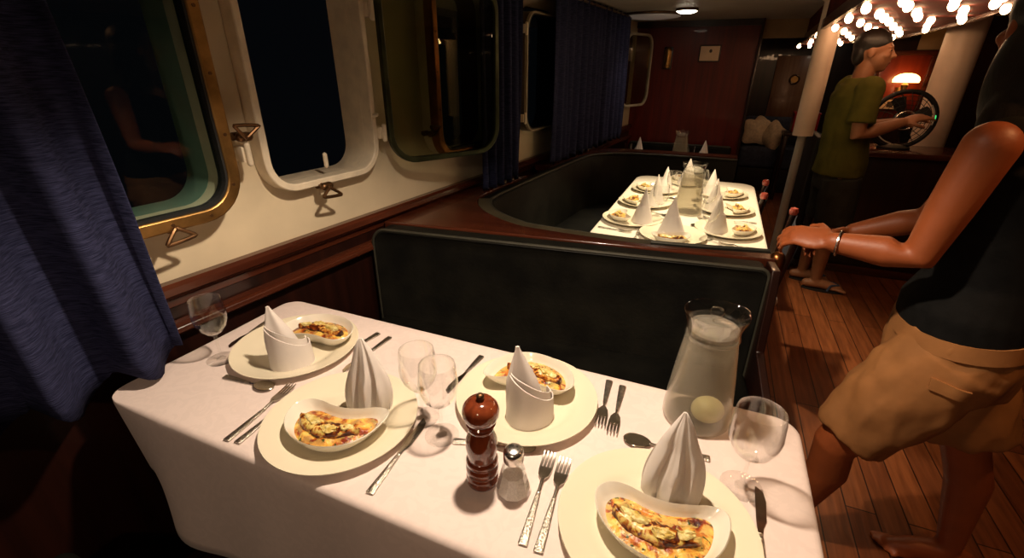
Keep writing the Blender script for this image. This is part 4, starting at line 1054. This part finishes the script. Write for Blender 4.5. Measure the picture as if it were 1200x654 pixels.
def bar_back():
    struct(MB().bb(1.15, 2.99, 5.95, 6.03, 0, CEIL).build('wall_bar', 'mahog_dark'))
    t = thing('wall_panel', 'red mahogany alcove panel around the glowing wall lamp', 'panel', (1.53, 5.95, 0))
    MB().bb(-.20, .20, -.025, 0, 1.02, 1.60, .006).build('board', 'red_panel', t)
    for xx in (-.205, .205): MB().bb(xx - .02, xx + .02, -.05, 0, 1.0, 1.60, .005).build('stile', 'mahog', t)
    MB().bb(-.235, .235, -.06, 0, 1.60, 1.64, .005).build('cornice', 'mahog', t)
    l = thing('wall_lamp', 'glowing scalloped wall lamp on a brass arm behind the bar', 'lamp', (1.55, 5.925, 1.40))
    n = 40; rings = []
    for r, z in ((.095, -.035), (.10, -.012), (.088, .015), (.06, .036), (.025, .045)):
        rings.append([V((r * (1 + .09 * math.cos(10 * a)) * math.cos(a), -.115 + r * .8 * (1 + .09 * math.cos(10 * a)) * math.sin(a), z)) for a in [2 * PI * i / n for i in range(n)]])
    MB().loft(rings).build('lamp_shade', 'lampglow', l)
    MB().tube(smooth_open([(0, 0, -.10), (0, -.06, -.12), (0, -.11, -.09), (0, -.115, -.04)], 5), .008, 10).build('arm', 'brass', l)
    MB().lathe([(.012, -.145), (.026, -.13), (.016, -.11), (.022, -.09), (.03, -.055), (.012, -.04)], 20, (0, -.115, 0)).build('burner', 'brass', l)
    MB().lathe([(.035, -.02), (.035, .02)], 20, (0, 0, -.10)).build('backplate', 'brass', l)
    p = thing('picture', 'small framed picture below the glowing wall lamp', 'picture', (1.50, 5.922, 1.165))
    MB().bb(-.09, .09, -.02, 0, -.055, .055, .004).build('frame', 'mahog', p)
    MB().bb(-.075, .075, -.024, -.018, -.042, .042).build('sheet', 'paper', p)
    m = MB(); m.bb(-.02, .03, -.026, -.023, -.025, .025); m.build('figure', 'ink', p)
    m = MB(); m.bb(-.13, .13, -.012, 0, -.11, .11, .003); m = m.build('lit_wall_patch', 'tan_panel', None, (1.72, 5.948, 1.755)); tag(m, 'tan patch of painted bulb light on the wall above the glowing lamp', 'board')  # tan slab paints the patch of wall lit by the bulbs
bar_back()
def fan():
    t = thing('cage_fan', 'round black cage fan standing on the bar beside the man', 'fan', (1.215, 4.36, .9405))
    R = .192; cz = R + .010
    def circ(r, y, n=40): return [(r * math.cos(2 * PI * i / n), y, cz + r * math.sin(2 * PI * i / n)) for i in range(n + 1)]
    MB().tube(circ(R, 0), .016, 10).build('rim', 'screen_black', t)
    g = MB()
    for k in range(5): g.tube(circ(R * (.24 + .150 * k), -.06 + .01 * k), .0022, 6)
    for k in range(20):
        a = 2 * PI * k / 20; g.tube([(.045 * math.cos(a), -.062, cz + .045 * math.sin(a)), (R * .6 * math.cos(a + .2), -.055, cz + R * .6 * math.sin(a + .2)), (R * math.cos(a + .3), -.01, cz + R * math.sin(a + .3))], .0022, 6)
    g.build('guard', 'screen_black', t)
    MB().tube(circ(.062, -.066), .006, 8).build('hub_ring', 'chrome', t)
    MB().tube([(0, -.064, cz), (0, .05, cz)], .05, 20).build('motor', 'screen_black', t)
    for k in range(4):
        a = 2 * PI * k / 4 + .4; b = MB()
        b.loft([[V((r * math.cos(a + da), y, cz + r * math.sin(a + da))) for da, y in ((-w, -.02), (w, .015), (w, .018), (-w, -.017))] for r, w in ((.05, .25), (.10, .32), (.155, .26), (.165, .12))])
        b.build('blade', 'dark', t)
    arcs = MB()
    for a0, a1 in ((3.4, 4.5), (-.15, .7)):
        arcs.tube([(R * .86 * math.cos(a0 + (a1 - a0) * i / 10), -.055, cz + R * .86 * math.sin(a0 + (a1 - a0) * i / 10)) for i in range(11)], .005, 6)
    arcs.build('pale_arc', 'pole_grey', t)
    MB().lathe([(.10, 0), (.10, .014), (.03, .03)], 24).build('base', 'screen_black', t)
    MB().ell((R * .93, -.022, cz + .02), (.006, .005, .02)).build('green_indicator', 'green_led', t)
fan()

# ------------------------------------------------------------------ folding chairs along the aisle side of the far table
def chair(label, loc, rz):
    t = thing('folding_chair', label, 'chair', loc, rz, None)
    for sx in (-1, 1):
        p = MB(); p.tube([(sx * .20, .0, 0), (sx * .20, .02, .46), (sx * .20, .06, .775)], .014, 10); p = p.build('back_post', 'mahog_dark', t)
        MB().lathe([(.010, .775), (.018, .7756), (.023, .795), (.018, .810), (.0006, .815)], 16, (sx * .20, .06, 0)).build('finial', 'knob_red', p)
        MB().tube([(sx * .20, -.38, 0), (sx * .20, -.36, .45)], .014, 10).build('front_leg', 'mahog_dark', t)
        MB().tube([(sx * .20, -.38, .42), (sx * .20, .02, .42)], .012, 8).build('side_rail', 'mahog_dark', t)
    n = 12
    b = MB(); b.loft([[V((x, .03 + .06 * (z - .5) / .34 - .02 * (1 - (x / .2) ** 2), z)) for z in (.50, .775)] + [V((x, .034 + .06 * (z - .5) / .34 - .02 * (1 - (x / .2) ** 2), z)) for z in (.775, .50)] for x in [-.2 + .4 * i / n for i in range(n + 1)]])
    b.build('backrest', 'navy_canvas', t)
    b = MB(); b.loft([[V((x, y, .45 - .02 * (1 - (x / .2) ** 2))) for y in (-.38, .0)] + [V((x, y, .444 - .02 * (1 - (x / .2) ** 2))) for y in (.0, -.38)] for x in [-.2 + .4 * i / n for i in range(n + 1)]])
    b.build('seat', 'navy_canvas', t)
    return t
c0 = chair('navy canvas folding chair at the aisle side of the far table, nearer the reaching hand', (.365, 2.55, 0), -PI / 2 - .06)
dup(c0, (.27, 3.25, 0), -PI / 2 - .08, 'navy canvas folding chair at the aisle side of the far table, further from us')

# ------------------------------------------------------------------ people
def remeshed(b, name, voxel, sm=8, fac=.5):
    me = b.mesh(name, 180); ob = bpy.data.objects.new('tmp', me); COL.objects.link(ob)
    r = ob.modifiers.new('r', 'REMESH'); r.mode = 'VOXEL'; r.voxel_size = voxel; r.use_smooth_shade = True
    if sm: s = ob.modifiers.new('s', 'SMOOTH'); s.factor = fac; s.iterations = sm
    dg = bpy.context.evaluated_depsgraph_get(); dg.update()
    out = bpy.data.meshes.new_from_object(ob.evaluated_get(dg)); out.name = name
    bpy.data.objects.remove(ob); bpy.data.meshes.remove(me)
    for p in out.polygons: p.use_smooth = True
    return out
def wrinkle(me, amp, sc, seed):
    ns = [v.normal.copy() for v in me.vertices]
    for v, n in zip(me.vertices, ns):
        c = v.co; q = noise.noise(V((c.x * sc[0] + seed, c.y * sc[1], c.z * sc[2])))
        q = (1 - abs(q) * 2) * .5 + .5 * noise.noise(V((c.x * sc[0] * 2, c.y * sc[1] * 2 + seed, c.z * sc[2] * 3)))
        v.co = c + n * amp * q
    me.update(); return me
def etube(b, pts, rad, xd, seg=24):
    """loft of ellipses: rad = (half width along xd, half depth)"""
    pts = [V(p) for p in pts]; n = len(pts); rings = []
    for i, p in enumerate(pts):
        d = (pts[min(i + 1, n - 1)] - pts[max(i - 1, 0)]).normalized(); x = V(xd[i] if isinstance(xd, list) else xd); x = (x - d * x.dot(d)).normalized(); y = d.cross(x)
        rx, ry = rad[i]
        rings.append([p + x * rx * math.cos(2 * PI * k / seg) + y * ry * math.sin(2 * PI * k / seg) for k in range(seg)])
    b.loft(rings)
def limb(b, pts, r): b.tube(pts, r, 18, True)
def hand(b, wrist, dirv, palmn, L=.18, curl=.5, thumb=1):
    """palm + 4 fingers + thumb; palmn points out of the palm"""
    d = V(dirv).normalized(); nrm = V(palmn); nrm = (nrm - d * nrm.dot(d)).normalized(); s = d.cross(nrm) * thumb; w = V(wrist)
    pl = L * .52
    R = Matrix((s, d, nrm)).transposed()
    b.ell(w + d * pl * .55, (L * .225, pl * .62, L * .085), R)
    for k, (o, l) in enumerate(((.165, .42), (.055, .48), (-.055, .45), (-.16, .36))):
        base = w + d * pl * .92 + s * L * o * .95; fl = L * l; pts = [w + d * pl * .5 + s * L * o * .6, base]; a = 0; p = base
        for seg_ in (.45, .32, .23):
            a += curl * (1 + .15 * k); p = p + (d * math.cos(a) + nrm * math.sin(a) + s * o * .35) * fl * seg_; pts.append(p)
        limb(b, pts, [L * .05, L * .048, L * .046, L * .042, L * .036])
    tb = w + d * pl * .28 + s * L * .17
    pts = [w + d * pl * .2 + s * L * .1, tb, tb + (s * .75 + d * .6 + nrm * .25) * L * .2, tb + (s * .75 + d * .95 + nrm * .55) * L * .2 + (s * .3 + d * .7 + nrm * .3) * L * .15]
    limb(b, pts, [L * .07, L * .066, L * .055, L * .046])
def head(b, c, f, k=1.0, up=V((0, 0, 1))):
    """skull with brow, nose, lips, chin and ears; f = facing direction"""
    c = V(c); f = V(f); f = (f - up * f.dot(up)).normalized(); s = up.cross(f); R = Matrix((s, f, up)).transposed()
    P = lambda x, y, z: c + (s * x + f * y + up * z) * k
    S = lambda *r: tuple(q * k for q in r)
    b.ell(P(0, -.012, .03), S(.074, .094, .090), R, 24, 16)
    b.ell(P(0, .028, -.03), S(.060, .066, .078), R, 24, 16)
    b.ell(P(0, .055, -.082), S(.030, .028, .024), R)          # chin
    b.ell(P(0, .078, .030), S(.052, .014, .012), R)           # brow
    for q in (-1, 1):
        b.ell(P(q * .036, .066, -.018), S(.024, .022, .020), R)  # cheek
        b.ell(P(q * .030, .078, .012), S(.014, .010, .009), R)   # eye lid
        b.ell(P(q * .075, -.006, -.004), S(.008, .018, .030), R) # ear
    b.tube([P(0, .082, .022), P(0, .096, -.004), P(0, .106, -.020)], [.008 * k, .010 * k, .013 * k], 10, True)
    b.ell(P(.011, .092, -.024), S(.010, .010, .008), R); b.ell(P(-.011, .092, -.024), S(.010, .010, .008), R)
    b.ell(P(0, .086, -.048), S(.023, .009, .006), R); b.ell(P(0, .083, -.058), S(.020, .009, .007), R)
    return P, S, R
def face_parts(P, S, R, root):
    for q in (-1, 1): MB().ell(P(q * .030, .082, .011), S(.009, .007, .0055), R, 10, 8).build('eye', 'eye', root)
    MB().ell(P(0, .0905, -.052), S(.019, .0055, .0055), R, 12, 8).build('lips', 'lip', root)
def foot_(b, ankle, toe_dir, L=.24):
    a = V(ankle); d = V((toe_dir[0], toe_dir[1], 0)).normalized(); s = V((-d.y, d.x, 0)); g = V((a.x, a.y, 0))
    limb(b, [g - d * L * .20 + V((0, 0, .034)), g + d * L * .12 + V((0, 0, .042)), g + d * L * .42 + V((0, 0, .028)), g + d * L * .60 + V((0, 0, .022))], [.032, .038, .034, .024])
    b.ell(g + d * L * .48 + V((0, 0, .018)), (.040, .055, .018), Matrix((s, d, V((0, 0, 1)))).transposed())
    limb(b, [a, g + d * L * .05 + V((0, 0, .05))], [.032, .036])
    for k in range(5):
        o = -.032 + .016 * k; l = .70 - abs(k - 1) * .03 - (.02 * k)
        limb(b, [g + d * L * .58 + s * o + V((0, 0, .018)), g + d * L * (l + .08) + s * o * 1.1 + V((0, 0, .012))], [.011, .0115 if k in (0, 4) and k == 0 else .0085])
def woman():
    F = V((-.93, .36, 0)).normalized(); Sd = V((0, 0, 1)).cross(F)   # Sd = her left, towards the camera side
    root = thing('person', 'person in black sleeveless top and khaki shorts striding barefoot, arm reaching forward', 'person', (.66, 1.42, 0))
    root_loc = V(root.location)
    A = lambda p: V(p) - root_loc
    pel, wa, ch, nk, hd = A((.668, 1.42, .84)), A((.670, 1.425, 1.00)), A((.655, 1.44, 1.20)), A((.622, 1.46, 1.385)), A((.622, 1.48, 1.555))
    shL, shR = ch + Sd * .165 + V((-.075, .0, .125)), ch - Sd * .165 + V((-.03, 0, .125))
    elL, haL = A((.475, 1.285, 1.075)), A((.318, 1.340, 1.070))
    hipL, hipR = pel + Sd * .085 + V((0, 0, -.03)), pel - Sd * .085 + V((0, 0, -.03))
    knL, anL = A((.475, 1.345, .455)), A((.445, 1.40, .085))
    knR, anR = A((.815, 1.46, .47)), A((.905, 1.475, .085))
    b = MB()
    etube(b, [pel + V((0, 0, -.10)), pel, wa, ch + V((0, 0, -.06)), ch + V((-.01, 0, .06)), nk + V((.02, 0, -.03)), nk + V((0, 0, .0))], [(.12, .095), (.165, .12), (.135, .098), (.15, .11), (.165, .105), (.11, .075), (.055, .055)], Sd)
    for sh in (shL, shR): b.ell(sh, (.050, .050, .052))
    limb(b, [nk + V((.01, 0, -.03)), nk.lerp(hd, .55)], [.056, .052])
    P, S, R = head(b, hd, V((-.15, .99, 0)), 1.0)
    limb(b, [shL, shL.lerp(elL, .5), elL, elL.lerp(haL, .35), haL], [.049, .044, .037, .038, .026])
    hand(b, haL, (haL - elL) + V((-.02, .03, 0)), V((.25, .3, -.6)), .175, .38, -1)
    elR, haR = A((.62, 1.70, 1.07)), A((.45, 1.72, 1.00)); limb(b, [shR, shR.lerp(elR, .5), elR, elR.lerp(haR, .35), haR], [.052, .048, .039, .039, .026])
    hand(b, haR, haR - elR, V((.1, -.4, -.5)), .175, .4, 1)
    for hip, kn, an, td in ((hipL, knL, anL, (-1, .15)), (hipR, knR, anR, (-.98, -.10))):
        back = V((.02, 0, 0))
        limb(b, [hip, hip.lerp(kn, .5), kn, kn.lerp(an, .3) + back, an], [.098, .082, .056, .056, .034])
        foot_(b, an, td)
    body = add('body', remeshed(b, 'body', .0055, 6), 'skin_f', root)
    face_parts(P, S, R, body)
    # hair
    h = MB(); h.ell(P(0, -.022, .045), S(.088, .102, .094), R, 24, 16); h.ell(P(0, -.075, -.03), S(.078, .055, .11), R, 24, 16); h.ell(P(0, -.07, -.12), S(.078, .050, .09), R); h.ell(P(.02, -.058, -.19), S(.082, .050, .10), R); h.ell(P(.048, -.022, -.10), S(.044, .058, .13), R)
    add('hair', remeshed(h, 'hair', .006, 6), 'hair', root)
    # top : sleeveless, from hip to shoulders
    t = MB()
    etube(t, [pel + V((.0, 0, .02)), pel + V((-.01, 0, .09)), wa, ch + V((0, 0, -.06)), ch + V((-.01, 0, .06)), nk + V((.025, 0, -.055))], [(.185, .142), (.176, .135), (.152, .118), (.168, .128), (.176, .12), (.115, .085)], Sd)
    for q, sh in ((1, shL), (-1, shR)): t.ell(sh + V((.028, 0, .0)) - Sd * q * .045, (.058, .058, .060))
    add('sleeveless_top', remeshed(t, 'sleeveless_top', .006, 8), 'black_cotton', root)
    # shorts, loose, to the knee
    s = MB()
    etube(s, [pel + V((0, 0, -.12)), pel + V((0, 0, -.03)), pel + V((-.005, 0, .05))], [(.185, .135), (.188, .142), (.176, .136)], Sd)
    for hip, kn in ((hipL, knL), (hipR, knR)):
        d = (kn - hip); e = hip + d * .86
        etube(s, [hip, hip + d * .4, e], [(.112, .118), (.106, .112), (.088, .094)] if kn is knL else [(.112, .118), (.110, .114), (.106, .110)], Sd)
    sme = wrinkle(remeshed(s, 'shorts', .006, 10), .013, (13, 13, 5), 3); sh_ = add('shorts', sme, 'khaki', root)
    bl = MB(); etube(bl, [pel + V((0, 0, .012)), pel + V((-.003, 0, .052))], [(.190, .146), (.183, .142)], Sd, 48); bl.build('waistband', 'khaki', sh_, ang=50)
    tree = BVHTree.FromPolygons([v.co.copy() for v in sme.vertices], [tuple(p.vertices) for p in sme.polygons])
    pk = MB(); rows_ = []
    for j in range(5):
        row = []
        for i in range(11):
            o_ = V((-.095 + .075 * i / 10, -.6, -.045 - .030 * j / 4 - .012 * i / 10)) + pel
            hit = tree.ray_cast(o_, V((0, 1, 0)))
            q = (hit[0] if hit[0] else o_ + V((0, .5, 0))); row.append(q)
        rows_.append(row)
    pk.loft([[p + V((0, -.007, 0)) for p in r_] + [p + V((0, .004, 0)) for p in reversed(r_)] for r_ in rows_]); pk.build('pocket_flap', 'khaki', sh_, ang=50)
    br = MB(); w_ = elL.lerp(haL, .94); d = (haL - elL).normalized(); x, y = frame_of(d)
    br.tube([w_ + (x * math.cos(2 * PI * i / 20) + y * math.sin(2 * PI * i / 20)) * .031 for i in range(21)], .0028, 6); br.build('bracelet', 'chrome', root)
woman()
def man():
    F = V((1, .08, 0)).normalized(); Sd = V((0, 0, 1)).cross(F)     # his left = +y
    root = thing('person', 'person in olive T-shirt and dark shorts by the bar, reaching towards the fan', 'person', (.80, 3.74, 0)); rl = V(root.location)
    A = lambda p: V(p) - rl
    pel, wa, ch, nk, hd = A((.79, 3.74, .86)), A((.775, 3.74, 1.03)), A((.765, 3.74, 1.25)), A((.765, 3.74, 1.415)), A((.792, 3.735, 1.565))
    shL, shR = ch + Sd * .18 + V((.0, 0, .11)), ch - Sd * .18 + V((.01, 0, .11))
    elR, haR = A((.785, 3.52, 1.105)), A((1.01, 3.60, 1.185))
    elL, haL = A((.84, 3.97, 1.10)), A((1.06, 3.90, 1.16))
    b = MB()
    etube(b, [pel + V((0, 0, -.10)), pel, wa, ch + V((0, 0, -.06)), ch + V((0, 0, .07)), nk + V((0, 0, -.03)), nk], [(.12, .095), (.165, .115), (.155, .105), (.175, .115), (.18, .105), (.12, .075), (.058, .058)], Sd)
    for sh in (shL, shR): b.ell(sh, (.06, .06, .06))
    limb(b, [nk + V((0, 0, -.03)), nk.lerp(hd, .55)], [.058, .055])
    P, S, R = head(b, hd, V((.96, -.28, 0)), 1.0)
    for sh, el, ha, tm in ((shR, elR, haR, -1), (shL, elL, haL, 1)):
        limb(b, [sh, sh.lerp(el, .5), el, el.lerp(ha, .35), ha], [.054, .050, .041, .042, .028])
        hand(b, ha, (ha - el) + V((.05, 0, .02)), V((0, .25 * -tm, -.6)), .185, .22, tm)
    hips = [(pel + Sd * .09 + V((0, 0, -.03)), A((.80, 3.84, .47)), A((.77, 3.86, .085))), (pel - Sd * .09 + V((0, 0, -.03)), A((.83, 3.66, .47)), A((.835, 3.70, .085)))]
    for hip, kn, an in hips:
        limb(b, [hip, hip.lerp(kn, .5), kn, kn.lerp(an, .3) + V((-.015, 0, 0)), an], [.098, .082, .057, .056, .035])
        foot_(b, an, (1, -.05), .25)
    for v in b.bm.verts: v.co.z += .012 * max(0, 1 - v.co.z / .2)
    body = add('body', remeshed(b, 'body', .006, 5), 'skin_m', root); face_parts(P, S, R, body)
    h = MB(); h.ell(P(0, -.020, .052), S(.081, .098, .082), R, 24, 16); h.ell(P(0, -.065, .0), S(.072, .046, .075), R, 24, 16)
    add('hair', remeshed(h, 'hair', .006, 5), 'hair', root)
    t = MB()
    etube(t, [pel + V((-.005, 0, -.02)), pel + V((-.005, 0, .06)), wa, ch + V((0, 0, -.06)), ch + V((0, 0, .07)), nk + V((0, 0, -.028))], [(.200, .145), (.192, .14), (.178, .128), (.19, .132), (.192, .125), (.14, .10)], Sd)
    etube(t, [ch + V((0, 0, .06)), nk + V((0, 0, -.035)), nk + V((0, 0, .012))], [(.19, .12), (.125, .09), (.072, .072)], Sd)
    for sh, el in ((shR, elR), (shL, elL)):
        e = sh.lerp(el, .72); t.ell(sh, (.076, .076, .078)); etube(t, [sh - V((0, 0, -.02)), sh.lerp(el, .35), e], [(.070, .070), (.072, .072), (.074, .076)], Sd)
    for v in t.bm.verts:
        q = noise.noise(v.co * 8) * .010; v.co += V((q, q, 0))
    add('t_shirt', wrinkle(remeshed(t, 't_shirt', .006, 8), .008, (10, 10, 6), 5), 'olive_shirt', root)
    s = MB(); etube(s, [pel + V((0, 0, -.12)), pel + V((0, 0, -.02)), pel + V((0, 0, .05))], [(.18, .13), (.185, .135), (.17, .125)], Sd)
    for hip, kn, an in hips: etube(s, [hip, hip.lerp(kn, .4), hip.lerp(kn, .88)], [(.112, .115), (.110, .112), (.108, .110)], Sd)
    add('shorts', wrinkle(remeshed(s, 'shorts', .007, 8), .008, (12, 12, 5), 8), 'grey_shorts', root)
    for hip, kn, an in hips:
        g = V((an.x, an.y, 0)); n = 28
        so = MB(); so.loft([[g + V((.06 + .135 * math.cos(a), -.003 + (.046 + .008 * math.cos(a)) * math.sin(a), z)) for a in [2 * PI * i / n for i in range(n)]] for z in (.001, .014)]); f = so.build('flip_flop', 'rubber', root)
        MB().tube(smooth_open([g + V((.08, .045, .014)), g + V((.10, .03, .055)), g + V((.155, .0, .05)), g + V((.10, -.035, .055)), g + V((.08, -.047, .014))], 4), .008, 8).build('strap', 'navy_sofa', f)
man()

# ------------------------------------------------------------------ light
def spot(name, loc, target, power, size, blend=.5, rad=.025, col=(1, .80, .58)):
    l = bpy.data.lights.new(name, 'SPOT'); l.energy = power; l.spot_size = math.radians(size); l.spot_blend = blend; l.shadow_soft_size = rad; l.color = col
    o = bpy.data.objects.new(name, l); COL.objects.link(o); o.location = loc
    o.rotation_euler = (V(target) - V(loc)).to_track_quat('-Z', 'Y').to_euler(); return o
def point(name, loc, power, rad=.03, col=(1, .8, .58)):
    l = bpy.data.lights.new(name, 'POINT'); l.energy = power; l.shadow_soft_size = rad; l.color = col
    o = bpy.data.objects.new(name, l); COL.objects.link(o); o.location = loc; return o
spot('table_downlight', (-.32, .80, CEIL - .03), (-.34, .82, 0), 70, 126, .45, .03, (1, .79, .585))
spot('rear_downlight', (-.15, -.85, CEIL - .03), (-.35, -.2, 0), 21, 130, .5, .03, (1, .70, .46))
spot('booth_downlight', (-.12, 2.75, CEIL - .03), (-.12, 2.72, 0), 100, 84, .5, .03, (1, .80, .52))
spot('third_downlight', (-.385, 4.42, CEIL - .045), (-.385, 4.6, 0), 7, 130, .6)
spot('aisle_fill', (.95, 1.15, CEIL - .03), (.80, 1.5, 0), 13, 125, .6, .03, (1, .46, .17))  # added orange fill on the striding person, no fitting above
spot('sofa_fill', (.75, 6.5, CEIL - .03), (.72, 6.9, 0), 8, 110, .6, .03, (1, .74, .48))  # added spot that brightens the sofa pillows, no lens at this point
point('lamp_glow', (1.55, 5.80, 1.30), .35, .05, (1, .5, .2))

w = bpy.data.worlds.new('night'); SC.world = w; w.use_nodes = True
w.node_tree.nodes['Background'].inputs[0].default_value = (.010, .012, .016, 1); w.node_tree.nodes['Background'].inputs[1].default_value = .12
vs = SC.view_settings; SC.display_settings.display_device = 'sRGB'
vs.view_transform = 'Standard'; vs.look = 'None'; vs.gamma = 1; vs.use_curve_mapping = False; vs.exposure = 0

# ------------------------------------------------------------------ groups of repeats
NAMES = {'dinner_plate': 'dinner plates', 'kidney_dish': 'kidney dishes', 'vegetable_gratin': 'portions of baked vegetables', 'napkin': 'folded napkins', 'wine_glass': 'wine glasses', 'fork': 'forks', 'dinner_knife': 'knives', 'spoon': 'spoons', 'water_tumbler': 'tumblers', 'water_jug': 'water jugs', 'folding_chair': 'folding chairs at the aisle side', 'pillow': 'pillows on the sofa', 'tablecloth': 'tablecloths', 'dining_table': 'dining tables'}
for o in SC.objects:
    if o.parent is None and o.get('label') and not o.get('group'):
        k = o.name.split('.')[0]
        if k in NAMES:
            y = o.location.y
            o['group'] = NAMES[k] + ('' if k in ('folding_chair', 'pillow', 'tablecloth', 'dining_table', 'water_jug', 'water_tumbler') else (' on the near table' if y < 1.2 else (' on the far table' if y < 4 else ' on the third table')))
